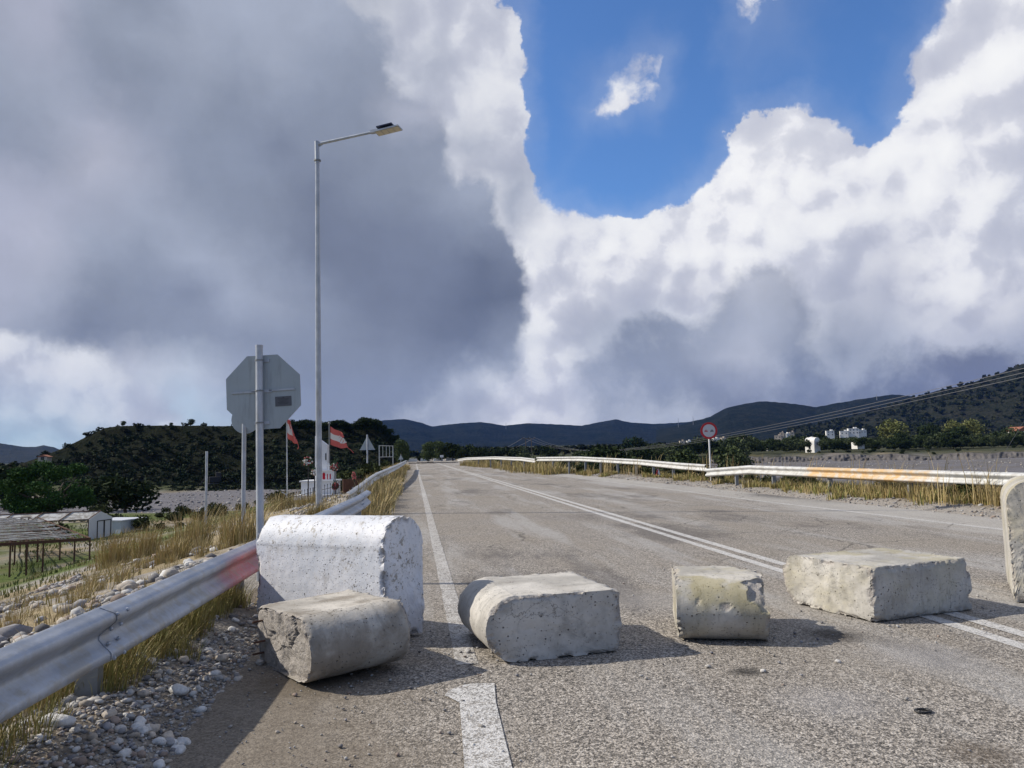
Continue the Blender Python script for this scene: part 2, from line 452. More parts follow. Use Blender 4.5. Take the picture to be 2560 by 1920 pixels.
def bank():
    n, rows = 900, 12; V = []; C_ = []
    for i in range(n):
        az = math.radians(9.5 + 36 * i / n); ux, uy = math.sin(az), math.cos(az)
        gul = mn.fractal(Vector((az * 16, 1.5, 0)), 1.1, 2.0, 5) * 12 + 1.5 * abs(mn.noise(Vector((az * 140, 4, 0))))
        hh = 2.8 + 1.2 * mn.noise(Vector((az * 25, 7, 0))); 
        for j in range(rows):
            v = j / (rows - 1); k = min(1, v / .75)
            r_ = 297 + gul * (1 - .5 * v) + 2.5 * k + 4.0 * k + (v > .75) * (v - .75) * 60 + 1.2 * mn.noise(Vector((az * 300, v * 5, 2)))
            z = -4.6 + hh * (k ** 1.3 if j else 0) + .35 * mn.noise(Vector((az * 200, v * 9, 5))) * (k < 1)
            V.append((ux * r_, uy * r_, z)); t_ = .5 + .5 * mn.noise(Vector((az * 90, v * 4, 9)))
            c = np.array([.075, .07, .07]) * (1 - t_) + np.array([.155, .145, .14]) * t_
            C_.append(c if k < .97 else np.array([.06, .06, .035]))
    idx = np.arange(n * rows).reshape(n, rows); Q_ = np.stack([idx[:-1, :-1], idx[:-1, 1:], idx[1:, 1:], idx[1:, :-1]], -1).reshape(-1, 4)[:, ::-1]
    o = link('river_bank', mesh_tri('river_bank', V, Q_, M_ground, np.array(C_), False)); tag(o, kind='structure')
bank()
# ------------------------------------------------------------------ road
def asphalt(nt):
    p = wpos(nt); x, y, z = nt.sep(p)[:3]
    v1 = nt.n('ShaderNodeRGBToBW', {0: nt.vor(p, 125, out='Color')}).outputs[0]
    v2 = nt.n('ShaderNodeRGBToBW', {0: nt.vor(nt.vm('ADD', p, (3, 3, 0)), 68, out='Color')}).outputs[0]
    d1 = nt.vor(p, 95)
    fine = nt.noise(p, 120, 2, .7)
    big = nt.noise(nt.n('ShaderNodeMapping', {0: p, 3: (1, .10, 1)}), 1.0, 7, .62)
    big2 = nt.noise(p, .45, 5, .55, .4)
    agg = nt.math('ADD', nt.math('MULTIPLY', v1, .42), nt.math('ADD', nt.math('MULTIPLY', v2, .43), nt.math('MULTIPLY', fine, .15)))
    tone = nt.ramp(agg, [(.16, (.032, .030, .028)), (.38, (.115, .106, .096)), (.50, (.250, .224, .192)), (.62, (.42, .378, .328)), (.82, (.64, .595, .53))]).outputs[0]
    # warm dust and pale worn bands, dark patches of binder
    dust = nt.mix(nt.ss(big2, .42, .62, 0, .45), tone, nt.mix(agg, (.12, .100, .078), (.42, .37, .30)))
    pale = nt.mix(nt.ss(big, .48, .62, 0, .62), dust, nt.mix(agg, (.20, .190, .178), (.56, .545, .52)))
    dark = nt.mix(nt.ss(nt.noise(nt.n('ShaderNodeMapping', {0: nt.vm('ADD', p, (11, 4, 0)), 3: (1, .35, 1)}), .55, 8, .68), .52, .64, 0, .62), pale, nt.mix(agg, (.05, .045, .042), (.17, .155, .145)))
    # pale far lane and roadside grit on the right
    rb = nt.math('ADD', x, nt.math('MULTIPLY', nt.math('SUBTRACT', nt.noise(p, .5, 5, .6), .5), 2.2))
    pr = nt.mix(nt.ss(rb, 8.3, 9.6, 0, .70), dark, nt.mix(agg, (.22, .205, .185), (.60, .575, .53)))
    # mud and fine dirt over the left edge
    lx = nt.math('ADD', x, nt.math('MULTIPLY', nt.math('SUBTRACT', nt.noise(p, 1.5, 6, .6), .5), 1.3))
    near = nt.ss(y, 5.0, 8.0, 1, .55)
    mk = nt.math('MULTIPLY', nt.ss(lx, -.65, .35, .92, 0), near)
    mud = nt.mix(nt.noise(p, 9, 6, .65), (.115, .092, .068), (.245, .210, .165)); mg = nt.lin(agg, .2, .8, .62, 1.35); mud = nt.mix(1.0, mud, nt.comb(mg, mg, mg), 'MULTIPLY')
    c = nt.mix(mk, pr, mud)
    # soot, oil spots
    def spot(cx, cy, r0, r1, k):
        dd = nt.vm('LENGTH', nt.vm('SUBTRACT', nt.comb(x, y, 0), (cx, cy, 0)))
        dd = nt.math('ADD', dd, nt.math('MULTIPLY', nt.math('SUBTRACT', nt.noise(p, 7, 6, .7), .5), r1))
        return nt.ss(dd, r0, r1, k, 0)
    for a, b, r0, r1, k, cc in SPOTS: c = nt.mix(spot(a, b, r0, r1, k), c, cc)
    # fine cracks
    ck = nt.vor(nt.vm('ADD', p, nt.vm('SCALE', nt.noise(p, 2, 4, .6, color=True), sc=.35)), .55, 'DISTANCE_TO_EDGE')
    c = nt.mix(nt.math('MULTIPLY', nt.ss(ck, .003, .012, .6, 0), nt.math('MULTIPLY', nt.ss(y, 7, 10), nt.ss(nt.noise(p, .22, 3), .48, .55))), c, (.05, .045, .04))
    h = nt.math('ADD', nt.math('MULTIPLY', d1, -.8), nt.math('MULTIPLY', v1, .35))
    h = nt.math('MULTIPLY', h, nt.math('SUBTRACT', 1.0, nt.math('MULTIPLY', mk, .6)))
    return c, h, p, agg, mk
def gp(px, py): q = G(px, py); return float(q[0]), float(q[1])
SPOTS = [(*gp(2085, 1588), .05, .34, .75, (.03, .026, .024)), (*gp(1868, 1680), .02, .16, .8, (.03, .028, .026)), (*gp(2460, 1885), .05, .25, .55, (.10, .075, .05)),
         (*gp(2080, 1755), .05, .45, .35, (.36, .35, .35)), (*gp(2300, 1640), .05, .6, .35, (.37, .36, .36)), (*gp(760, 1705), .05, .5, .6, (.10, .08, .055)),
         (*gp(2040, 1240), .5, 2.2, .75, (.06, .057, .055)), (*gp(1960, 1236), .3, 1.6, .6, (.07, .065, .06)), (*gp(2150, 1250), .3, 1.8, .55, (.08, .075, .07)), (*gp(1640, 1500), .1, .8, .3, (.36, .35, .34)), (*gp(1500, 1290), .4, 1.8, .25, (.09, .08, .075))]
def b_asphalt(nt):
    c, h, p, agg, mk = asphalt(nt); return dict(color=c, rough=nt.lin(agg, 0, 1, .9, .65), height=h, dist=.006)
def b_paint(nt, lo, hi, thr=.5, sc=7):
    c, h, p, agg, mk = asphalt(nt)
    w = nt.math('ADD', nt.math('MULTIPLY', agg, .75), nt.math('MULTIPLY', nt.noise(p, sc, 6, .65), .7))
    f = nt.ss(w, thr, thr + .22, lo, hi)
    f = nt.math('MULTIPLY', f, nt.math('SUBTRACT', 1.0, nt.math('MULTIPLY', mk, .55)))
    return dict(color=nt.mix(f, c, (.60, .59, .57)), rough=.8, height=h, dist=.004)
M_asph = mat('asphalt', build=b_asphalt, spec=.2)
M_paint = mat('road_paint', build=lambda nt: b_paint(nt, .30, .82, .55))
M_paint2 = mat('worn_paint', build=lambda nt: b_paint(nt, .10, .70, .62))
M_fresh = mat('fresh_paint', build=lambda nt: b_paint(nt, .20, .97, .60, 14))

def strip(name, xl, xr, y0, y1, z, m_, step=.5, jag=.0, kind='structure', thick=0.0):
    ysx = np.arange(y0, y1 + 1e-6, step); vs = []; f = []
    for k, yy in enumerate(ysx):
        a = xl(yy) + jag * (mn.noise(Vector((yy * 2.1, 3, z))) + mn.noise(Vector((yy * 7.1, 3, z))) * .5); b = xr(yy) + jag * (mn.noise(Vector((yy * 2.3, 9, z))) + mn.noise(Vector((yy * 6.3, 3, z))) * .5)
        vs += [(a, yy, z), (b, yy, z)]
        if k: f.append((2 * k - 2, 2 * k - 1, 2 * k + 1, 2 * k))
    if thick:
        n = len(vs); vs += [(p[0], p[1], z - thick) for p in vs]
        f += [(0, n, n + 1, 1), (n - 2, n - 1, 2 * n - 1, 2 * n - 2)]
        f += [(2 * k, 2 * k + 2, n + 2 * k + 2, n + 2 * k) for k in range(n // 2 - 1)] + [(2 * k + 1, n + 2 * k + 1, n + 2 * k + 3, 2 * k + 3) for k in range(n // 2 - 1)]
    me = bpy.data.meshes.new(name); me.from_pydata(vs, [], f); me.materials.append(m_); me.update()
    o = link(name, me); tag(o, kind=kind); return o
RE = lambda y: 9.15 - 1.3 * float(sst(np.array(y), 24, 95)) + .35 * (1 - float(sst(np.array(y), 8, 22)))
strip('road', lambda y: -1.42 if y < 150 else -1.2, lambda y: RE(y) + 1.5, -6, 150, 0.0, M_asph, .5, .10, thick=.25)
strip('road', lambda y: -1.2, lambda y: 9.0, 160, 430, .10, M_asph, 2, .2, thick=.3)
strip('edge_line', lambda y: .26, lambda y: .41, 5.3, 149, .004, M_paint2, .25, .012)
strip('centre_line', lambda y: 4.08, lambda y: 4.21, 1, 148, .004, M_paint, .25, .008)
strip('centre_line', lambda y: 4.34, lambda y: 4.48, 1, 148, .004, M_paint, .25, .008)
strip('edge_line', lambda y: RE(y) - .08, lambda y: RE(y) + .09, 9, 146, .004, M_paint2, .25, .03)
pm = [gp(*q) for q in [(1161, 1925), (1158, 1880), (1149, 1760), (1134, 1752), (1112, 1742), (1122, 1728), (1160, 1715), (1190, 1711), (1236, 1711), (1240, 1760), (1262, 1850), (1281, 1925)]]
xb = gp(1290, 1990); xa = gp(1172, 1990)
pm = [(xa[0], 2.2)] + pm + [(xb[0], 2.2)]
me = bpy.data.meshes.new('lane_marking'); me.from_pydata([(a, b, .008) for a, b in pm], [], [tuple(range(len(pm)))]); me.materials.append(M_fresh)
tag(link('lane_marking', me), kind='structure')

# ------------------------------------------------------------------ concrete blocks
def conc(nt, painted=False, tint=(.40, .37, .315), algae=0.0, grime=0.0):
    p = opos(nt); nrm = nt.n('ShaderNodeNewGeometry').outputs['Normal']
    n1 = nt.noise(p, 2.2, 7, .6); n2 = nt.noise(p, 14, 7, .65); n3 = nt.noise(p, 90, 3, .6)
    base = nt.mix(nt.ss(n1, .35, .65), tuple(v * .78 for v in tint), tuple(min(1, v * 1.18) for v in tint))
    base = nt.mix(nt.ss(n2, .52, .72, 0, .45), base, tuple(v * .55 for v in tint))
    pd = nt.vor(p, 30); pc = nt.n('ShaderNodeRGBToBW', {0: nt.vor(p, 30, out='Color')}).outputs[0]
    pit = nt.math('MULTIPLY', nt.ss(pd, .10, .22, 1, 0), nt.ss(pc, .68, .73))
    pd2 = nt.vor(p, 75); pc2 = nt.n('ShaderNodeRGBToBW', {0: nt.vor(p, 75, out='Color')}).outputs[0]
    pit2 = nt.math('MULTIPLY', nt.ss(pd2, .15, .3, 1, 0), nt.ss(pc2, .69, .73))
    pits = nt.math('MAXIMUM', pit, nt.math('MULTIPLY', pit2, .8))
    stn = nt.noise(nt.n('ShaderNodeMapping', {0: p, 3: (5, 1.2, 1.2)}), 3.2, 8, .68); base = nt.mix(nt.ss(stn, .52, .66, 0, .5), base, tuple(v * .5 for v in tint))
    ckc = nt.vor(nt.vm('ADD', p, nt.vm('SCALE', nt.noise(p, 5, 5, .65, color=True), sc=.22)), 2.3, 'DISTANCE_TO_EDGE'); ckm = nt.math('MULTIPLY', nt.ss(ckc, .002, .009, 1, 0), nt.ss(nt.noise(p, 1.7, 2), .52, .6)); base = nt.mix(nt.math('MULTIPLY', ckm, .6), base, (.12, .11, .10))
    ex = nt.n('ShaderNodeVertexColor', layer_name='Col').outputs[0]      # broken concrete shows its aggregate
    fr = nt.n('ShaderNodeRGBToBW', {0: ex}).outputs[0]
    aggc = nt.mix(nt.noise(p, 55, 4, .7), (.24, .21, .19), (.66, .61, .55))
    if painted:
        wp = nt.mix(nt.ss(n1, .3, .7), (.58, .60, .64), (.74, .74, .76))
        wp = nt.mix(nt.ss(nt.noise(p, 4, 8, .7), .52, .68, 0, .6), wp, (.42, .385, .34))
        chip = nt.ss(nt.math('ADD', nt.noise(p, 26, 8, .72), nt.math('MULTIPLY', nt.noise(p, 3.1, 3, .5), .55)), .885, .925)
        base = nt.mix(nt.math('MULTIPLY', chip, .85), wp, (.30, .275, .24))
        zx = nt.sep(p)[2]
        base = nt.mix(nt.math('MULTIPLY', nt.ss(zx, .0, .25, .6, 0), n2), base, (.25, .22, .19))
    if grime:
        g1 = nt.noise(p, 3.2, 6, .6)
        base = nt.mix(nt.math('MULTIPLY', nt.ss(g1, .40, .62, 0, 1), grime), base, (.135, .105, .07))
    if algae:
        g1 = nt.noise(nt.vm('ADD', p, (5, 2, 1)), 3.0, 5, .55); nz = nt.sep(nrm)[2]
        base = nt.mix(nt.math('MULTIPLY', nt.math('MULTIPLY', nt.ss(g1, .42, .6, 0, 1), nt.ss(nz, -.2, .5, .35, 1)), algae), base, (.33, .28, .12))
    base = nt.mix(nt.math('MULTIPLY', fr, .85), base, nt.mix(.5, aggc, (.42, .42, .43)) if painted else aggc)
    base = nt.mix(nt.math('MULTIPLY', pits, .75), base, (.06, .055, .05))
    h = nt.math('SUBTRACT', nt.math('ADD', nt.math('MULTIPLY', n2, .5), nt.math('MULTIPLY', n3, .25)), nt.math('MULTIPLY', pits, 1.2))
    h = nt.math('ADD', h, nt.math('MULTIPLY', nt.math('MULTIPLY', nt.noise(p, 40, 6, .75), fr), 3.0))
    return dict(color=base, rough=.6 if painted else .88, height=h, dist=.008)

def block(name, label, pose, m_, chip=.03, ends=(0.006, 0.006), upright=False, seed=0, z0=0.0, notch=None, base_rough=.012):
    x, y, yaw, tx, ty, L, W, H = pose
    rad = W / 2; hs = H - rad
    # outline in (s = base..nose, t = 0..W)
    pts = []; cs = .014
    def seg(a, b, st):
        n = max(1, int(math.dist(a, b) / st)); return [(a[0] + (b[0] - a[0]) * i / n, a[1] + (b[1] - a[1]) * i / n) for i in range(n)]
    st = .014
    pts += seg((cs, 0), (hs, 0), st)
    na = int(math.pi * rad / st)
    pts += [(hs + rad * math.sin(math.pi * i / na), rad - rad * math.cos(math.pi * i / na)) for i in range(na)]
    pts += seg((hs, W), (cs, W), st) + seg((cs, W), (0, W - cs), st) + seg((0, W - cs), (0, cs), st) + seg((0, cs), (cs, 0), st)
    P = np.array(pts); n = len(P); cen = np.array([H * .48, W / 2])
    nrm = np.roll(P, -1, 0) - np.roll(P, 1, 0); nrm = np.stack([nrm[:, 1], -nrm[:, 0]], -1); nrm /= np.linalg.norm(nrm, axis=1)[:, None]
    nl = int(L / st); rings = []; K = 15
    for k in range(K): rings.append((0.0, (k + .4) / (K + .4)))
    for j in range(nl + 1): rings.append((L * j / nl, 1.0))
    for k in range(K)[::-1]: rings.append((L, (k + .4) / (K + .4)))
    V = []; C_ = []
    so_ = Vector((seed * 7.3, seed * 3.1, seed * 1.7))
    for (xx, sc_) in rings:
        for i in range(n):
            s_, t_ = cen + (P[i] - cen) * sc_
            cap = sc_ < 1.0 or xx in (0.0, L)
            q = Vector((xx, s_, t_)) + so_
            pr = (1 - sc_) * min(np.linalg.norm(P[i] - cen), .35)
            dend = min(xx, L - xx)
            edge = (pr if sc_ < 1.0 else 0.0) + (dend if sc_ == 1.0 else 0)
            corner = min(abs(s_), 9) if False else 1
            nz = mn.noise(q * 9) * .5 + mn.noise(q * 23) * .3 + mn.noise(q * 50) * .2
            ch = chip * 1.5 * max(0.0, nz * 1.5 + .10 + .6 * mn.noise(q * 3)) * math.exp(-(edge / (chip * .55)) ** 2)
            px_, ps, pt = xx, s_, t_; br = min(1.0, ch / .010)
            # long arrises of the base crumble a little
            eb = min(math.hypot(s_, t_), math.hypot(s_, t_ - W))
            cb = base_rough * 2.2 * max(0, nz + .35) * math.exp(-(eb / .03) ** 2)
            # base face (cast against earth) is rough
            rb = base_rough * nz * math.exp(-(s_ / .02) ** 2)
            dirv = np.array([nrm[i][0], nrm[i][1]])
            off = -(ch + cb) if sc_ == 1.0 else 0
            ps += dirv[0] * off; pt += dirv[1] * off; ps += rb + (cb * .6 if s_ < .06 else 0)
            br = max(br, min(1, cb / .012))
            if sc_ == 1.0:
                ps += dirv[0] * .0022 * mn.noise(q * 16); pt += dirv[1] * .0022 * mn.noise(q * 16)
                sm = abs(s_ - hs)                                     # casting seam where the round begins
                if t_ > W - .01 or t_ < .01: pt += (1 if t_ > W / 2 else -1) * .0035 * math.exp(-(sm / .010) ** 2) * (mn.noise(q * 5) + .8)
            if cap:
                side = 0 if xx < L / 2 else 1; A = ends[side]
                dd = A * (mn.noise(q * 4) * 1.0 + mn.noise(q * 11) * .55 + mn.noise(q * 26) * .3 + .15 * mn.noise(q * 60))
                if A > .03: br = 1.0; dd += A * .25 * (1 if mn.noise(q * 2.2) > .05 else -.3)
                dd -= ch * .6
                px_ += (1 if side else -1) * (dd if sc_ < 1 else dd * .8) + (0 if A < .03 else (-1 if side else 1) * A * .9)
            if notch:
                for (nx0, ns, nt_, nr, nd) in notch:
                    dn = math.dist((xx, s_, t_), (nx0, ns, nt_)) + .05 * mn.noise(q * 12)
                    if dn < nr:
                        k = (1 - dn / nr) ** .5; pull = nd * k
                        v = Vector((L / 2 - px_, H / 2 - ps, W / 2 - pt)).normalized(); px_ += v.x * pull; ps += v.y * pull; pt += v.z * pull
                        br = max(br, min(1, k * 1.6))
            V.append((px_, ps, pt)); C_.append(br)
    nr = len(rings); F = []
    for j in range(nr - 1):
        for i in range(n):
            F.append((j * n + i, j * n + (i + 1) % n, (j + 1) * n + (i + 1) % n, (j + 1) * n + i))
    F = np.array(F); V = np.array(V); C_ = np.array(C_)
    if upright: V = V[:, [0, 2, 1]]     # thickness along y, height up
    else: F = F[:, ::-1]
    # centre vertices of both caps
    V = np.vstack([V, V[:n].mean(0), V[-n:].mean(0)]); C_ = np.append(C_, [C_[:n].mean(), C_[-n:].mean()])
    caps = [(len(V) - 2, (i + 1) % n, i) for i in range(n)] + [(len(V) - 1, (nr - 1) * n + i, (nr - 1) * n + (i + 1) % n) for i in range(n)]
    T_ = np.vstack([F[:, [0, 1, 2]], F[:, [0, 2, 3]], np.array(caps if upright else [c_[::-1] for c_ in caps])])
    zmin = 0.0
    me = mesh_tri(name, V, T_, m_, np.repeat(C_[:, None], 3, 1), True)
    try: me.set_sharp_from_angle(angle=R(48))
    except Exception: pass
    c_, s_ = math.cos(yaw), math.sin(yaw)
    ex = Vector((c_, s_, tx)).normalized(); ey = Vector((-s_, c_, ty)); ey = (ey - ex * ey.dot(ex)).normalized(); ez = ex.cross(ey)
    o = link(name, me); o.matrix_world = Matrix(((ex.x, ey.x, ez.x, x), (ex.y, ey.y, ez.y, y), (ex.z, ey.z, ez.z, z0), (0, 0, 0, 1)))
    return tag(o, label, 'concrete block', 'broken concrete barrier blocks across the road')
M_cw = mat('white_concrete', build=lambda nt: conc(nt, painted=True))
M_c1 = mat('grimy_concrete', build=lambda nt: conc(nt, tint=(.47, .44, .39), grime=.6))
M_c2 = mat('pale_concrete', build=lambda nt: conc(nt, tint=(.50, .475, .43), grime=.12))
M_c3 = mat('mossy_concrete', build=lambda nt: conc(nt, tint=(.46, .435, .385), algae=.6))
M_c4 = mat('weathered_concrete', build=lambda nt: conc(nt, tint=(.45, .43, .39), algae=.45))
block('concrete_block', 'tall white painted concrete block with rounded top standing upright against the guardrail', (-1.333, 6.857, -.71, .02, 0, 1.46, .44, .915), M_cw, .045, (.012, .016), True, 1)
b1 = block('concrete_block', 'grimy brown concrete block with broken rough end lying before the white block', (-.483, 6.03, -2.64, -.04, .05, .70, .40, .98), M_c1, .032, (.012, .034), False, 2, z0=.012)
block('concrete_block', 'pale concrete block with round nose to the left lying on the edge line', (1.435, 5.395, 1.72, -.006, .0, .95, .43, .985), M_c2, .042, (.012, .012), False, 3, z0=.004)
block('concrete_block', 'smallest concrete block with yellow stain and chipped front, round side towards the viewer', (2.772, 6.204, 2.846, -.0, .0, .65, .43, .93), M_c3, .042, (.02, .014), False, 4, z0=.004,
      notch=[(.0, .80, .36, .16, .07), (.0, .1, .43, .16, .1), (.50, .88, .30, .045, .009), (.30, .90, .28, .03, .006), (.16, .88, .26, .03, .006)])
block('concrete_block', 'widest concrete block lying flat on the double centre line, second from the right', (3.598, 5.815, .246, .0, .004, 1.08, .43, 1.06), M_c4, .045, (.014, .012), False, 5, z0=.004)
block('concrete_block', 'upright concrete block cut off by the right edge of the photo', (5.56, 6.02, .92, 0, 0, 1.2, .44, 1.07), M_c4, .045, (.02, .02), True, 6)

# ------------------------------------------------------------------ metals
def b_galv(nt):
    p = wpos(nt); n1 = nt.noise(p, 3, 6, .6); n2 = nt.noise(p, 35, 4, .6); s1 = nt.noise(nt.n('ShaderNodeMapping', {0: p, 3: (1, 1, .15)}), 9, 5, .6)
    c = nt.mix(nt.ss(n1, .35, .65), (.34, .37, .42), (.47, .50, .55)); c = nt.mix(nt.ss(s1, .52, .72, 0, .5), c, (.36, .33, .28))
    c = nt.mix(nt.ss(n2, .5, .7, 0, .18), c, (.62, .64, .66))
    return dict(color=c, metal=.40, rough=nt.lin(n1, .3, .7, .42, .62), height=n2, dist=.0015)
M_galv = mat('galvanised_steel', build=b_galv)
def b_galvred(nt):
    r = b_galv(nt); p = wpos(nt); x, y, z = nt.sep(p)[:3]
    a = nt.math('ADD', y, nt.math('MULTIPLY', nt.noise(p, 3, 3), .6))
    k = nt.math('MULTIPLY', nt.ss(a, 6.45, 7.15), nt.ss(z, .56, .62, 1, .1))
    k = nt.math('MULTIPLY', k, nt.ss(a, 7.9, 8.3, 1, 0))
    r['color'] = nt.mix(nt.math('MULTIPLY', k, nt.ss(nt.noise(p, 30, 6, .75), .25, .6, .45, .9)), r['color'], (.52, .13, .14)); r['metal'] = nt.math('MULTIPLY', nt.math('SUBTRACT', 1.0, k), .40)
    # dried splash mud on the lower half
    mk = nt.math('MULTIPLY', nt.ss(z, .38, .62, .55, .1), nt.ss(nt.noise(p, 7, 6, .65), .45, .62)); r['color'] = nt.mix(mk, r['color'], (.34, .31, .25)); return r
M_galvred = mat('rail_steel', build=b_galvred)
def b_oldrail(nt, yr=None):
    p = wpos(nt); n1 = nt.noise(p, 4, 7, .65); c = nt.mix(nt.ss(n1, .4, .7), (.58, .585, .575), (.42, .41, .38))
    c = nt.mix(nt.ss(nt.noise(p, 9, 7, .7), .62, .68, 0, .7), c, (.22, .10, .04))
    if yr:
        y = nt.math('ADD', nt.sep(p)[1], nt.math('MULTIPLY', n1, 2.0))
        k = nt.math('MULTIPLY', nt.ss(y, yr[0], yr[0] + 1.2), nt.ss(y, yr[1], yr[1] + .9, 1, 0))
        c = nt.mix(nt.math('MULTIPLY', k, nt.ss(nt.noise(p, 3.5, 7, .7), .35, .58, .15, .9)), c, (.58, .38, .17))
    return dict(color=c, metal=.1, rough=.55)
M_white_rail = mat('white_rail', build=lambda nt: b_oldrail(nt, (17.2, 22.6)))
M_old_rail = mat('old_white_rail', build=lambda nt: b_oldrail(nt))
M_post = mat('post_steel', build=lambda nt: dict(color=nt.mix(nt.noise(wpos(nt), 12, 5), (.17, .18, .19), (.30, .31, .32)), metal=.4, rough=.6))
M_rust = mat('rusty_iron', build=lambda nt: dict(color=nt.mix(nt.noise(wpos(nt), 9, 5), (.055, .03, .022), (.14, .065, .04)), rough=.85))
M_iron = mat('dark_iron', (.03, .026, .026), .6)
M_dark = mat('dark_gap', (.02, .02, .022), .7)

WPROF = [(.156, .002), (.149, .012), (.136, .040), (.119, .076), (.107, .083), (.082, .083), (.070, .075), (.042, .040), (.014, .007), (0, .003), (-.014, .007), (-.042, .040), (-.070, .075), (-.082, .083), (-.107, .083), (-.119, .076), (-.136, .040), (-.149, .012), (-.156, .002)]
def resample(pts, n):
    P = [Vector(p) for p in pts]; d = [0]
    for a, b in zip(P[:-1], P[1:]): d.append(d[-1] + (b - a).length)
    out = []
    for i in range(n + 1):
        t = d[-1] * i / n; k = 0
        while k < len(P) - 2 and d[k + 1] < t: k += 1
        out.append(P[k].lerp(P[k + 1], (t - d[k]) / max(1e-6, d[k + 1] - d[k])))
    return out
def wbeam(pts, side, off=0.0, th=.005, twist=0.0, lap=.0, wob=0.0):
    """side +1: traffic face on the right of the path direction"""
    mb = MB(); n = len(pts); vs = []; np_ = len(WPROF)
    for k, p in enumerate(pts):
        d = (pts[min(k + 1, n - 1)] - pts[max(k - 1, 0)]).normalized()
        nr = Vector((d.y, -d.x, 0)).normalized() * side; up = nr.cross(d) if side > 0 else d.cross(nr); up = Vector((0, 0, 1)) - d * d.z; up.normalize()
        tw = twist * k / n + wob * mn.noise(p * .8)
        u2 = up * math.cos(tw) + nr * math.sin(tw); n2 = nr * math.cos(tw) - up * math.sin(tw)
        for f_ in (0, 1):
            for (h, dd) in WPROF:
                q = p + u2 * h + n2 * (dd + off - f_ * th)
                if k == n - 1 and lap: q += d * lap * math.sin(h / .156 * math.pi * 1.0)
                if k == 0 and lap: q += d * lap * math.sin(h / .156 * math.pi)
                vs.append(tuple(q))
    f = []; S = 2 * np_
    for k in range(n - 1):
        for i in range(np_ - 1):
            a = k * S + i; f.append((a, a + 1, a + S + 1, a + S)); a += np_; f.append((a, a + S, a + S + 1, a + 1))
        for i in (0, np_ - 1): a = k * S + i; f.append((a, a + S, a + S + np_, a + np_))
    for k in (0, n - 1):
        for i in range(np_ - 1): a = k * S + i; f.append((a, a + np_, a + np_ + 1, a + 1))
    return mb.add(vs, f)
def rail_post(p, side, d, h_top, parent, m_, name='post', depth=.30):
    """C section post behind the beam"""
    z0 = Tz(p.x, p.y) - .3; dv = Vector(d).normalized(); nr = Vector((dv.y, -dv.x, 0)).normalized() * side
    c = Vector((p.x, p.y, 0)) - nr * (.03 + .06)
    mb = MB(); w, dp, t = .06, .12, .006; hh = h_top - z0; rz = math.atan2(dv.y, dv.x)
    mb.box((c.x, c.y, z0 + hh / 2), (t, dp, hh), rz)
    for s_ in (-1, 1):
        q = c + nr * s_ * (dp / 2 - t / 2) + dv * (w / 2 + t / 2); mb.box((q.x, q.y, z0 + hh / 2), (w, t, hh), rz)
    return mb.build(name, m_, parent)
def bolts(p, d, side, parent, m_, off):
    dv = Vector(d).normalized(); nr = Vector((dv.y, -dv.x, 0)).normalized() * side
    for a in (-.06, .06):
        for h in (.112, .035, -.035, -.112):
            dd = .079 if abs(h) > .1 else .046
            q = p + dv * (a + .02 * math.sin(h / .156 * math.pi)) + Vector((0, 0, h)) + nr * (dd + off)
            MB().ball(tuple(q), .012, 6, 4).build('bolt', m_, parent)
def guardrail(label, pts, side, cuts, m_, posts, name='guardrail', lap=.03, twist=0.0, wob=0.0, bolt=False, group=None, pm_=None, topw=None):
    t = thing(name, label, 'guardrail', (0, 0, 0), 0, group)
    full = resample(pts, 200); prev = 0
    for i, (a, b) in enumerate(zip(cuts[:-1], cuts[1:])):
        ia, ib = int(a * 200), int(b * 200)
        seg = full[max(0, ia - (1 if i else 0)):ib + 1]
        pn_ = wbeam(seg, side, off=.006 * (i % 2), lap=lap, twist=twist if i == len(cuts) - 2 else 0, wob=wob).build('rail_panel', m_, t, smooth=True)
        if bolt and i: bolts(full[ia], full[min(ia + 2, 200)] - full[ia - 2], side, pn_, M_galv, .008)
        # the dark lap shadow gap is real: a thin lip on the overlapping sheet
    for q in posts:
        k = int(q * 200); d = full[min(k + 1, 200)] - full[max(k - 1, 0)]
        po_ = rail_post(full[k], side, d, full[k].z + .11, t, pm_ or M_post)
        b_ = MB(); dv = d.normalized(); nr = Vector((dv.y, -dv.x, 0)).normalized() * side
        c = full[k] - nr * .012; b_.box((c.x, c.y, c.z), (.05, .03, .16), math.atan2(dv.y, dv.x)); b_.build('spacer', pm_ or M_post, po_)
    return t
top = .155
lp = [(-1.83, 1.0, .62), (-1.78, 2.2, .62), (-1.70, 3.49, .62), (-1.61, 4.55, .63), (-1.48, 7.52, .63), (-1.27, 10.96, .645), (-.99, 14.6, .69), (-.90, 16.07, .74)]
lp = [(a - .075, b, c - top) for a, b, c in lp]
guardrail('galvanised guardrail at the left road edge sprayed red beside the white block', lp, 1, [0, .235, .62, .935, 1], M_galvred, [.09, .235, .43, .62, .80, .955], bolt=True)
op = [(-1.50, 18.3, .60), (-1.46, 22, .66), (-1.48, 26, .72), (-1.46, 30.6, .78), (-1.25, 38, .85), (-1.05, 45.7, .91), (-.9, 62, .98), (-.80, 81, 1.02)]
op = [(a - .075, b, c - top) for a, b, c in op]
guardrail('old bent white guardrail with flaking rust overgrown by dry grass', op, 1, [0, .12, .28, .5, 1], M_old_rail, [.05, .14, .24, .34, .45, .6, .8], wob=.18)
rp = [(12.7, 8.0, .79), (12.36, 14.36, .78), (11.75, 17.7, .81), (11.75, 23.0, .81), (11.6, 25.88, .82), (11.25, 29.0, .66)]
rp = [(a + .075, b, c - top) for a, b, c in rp]
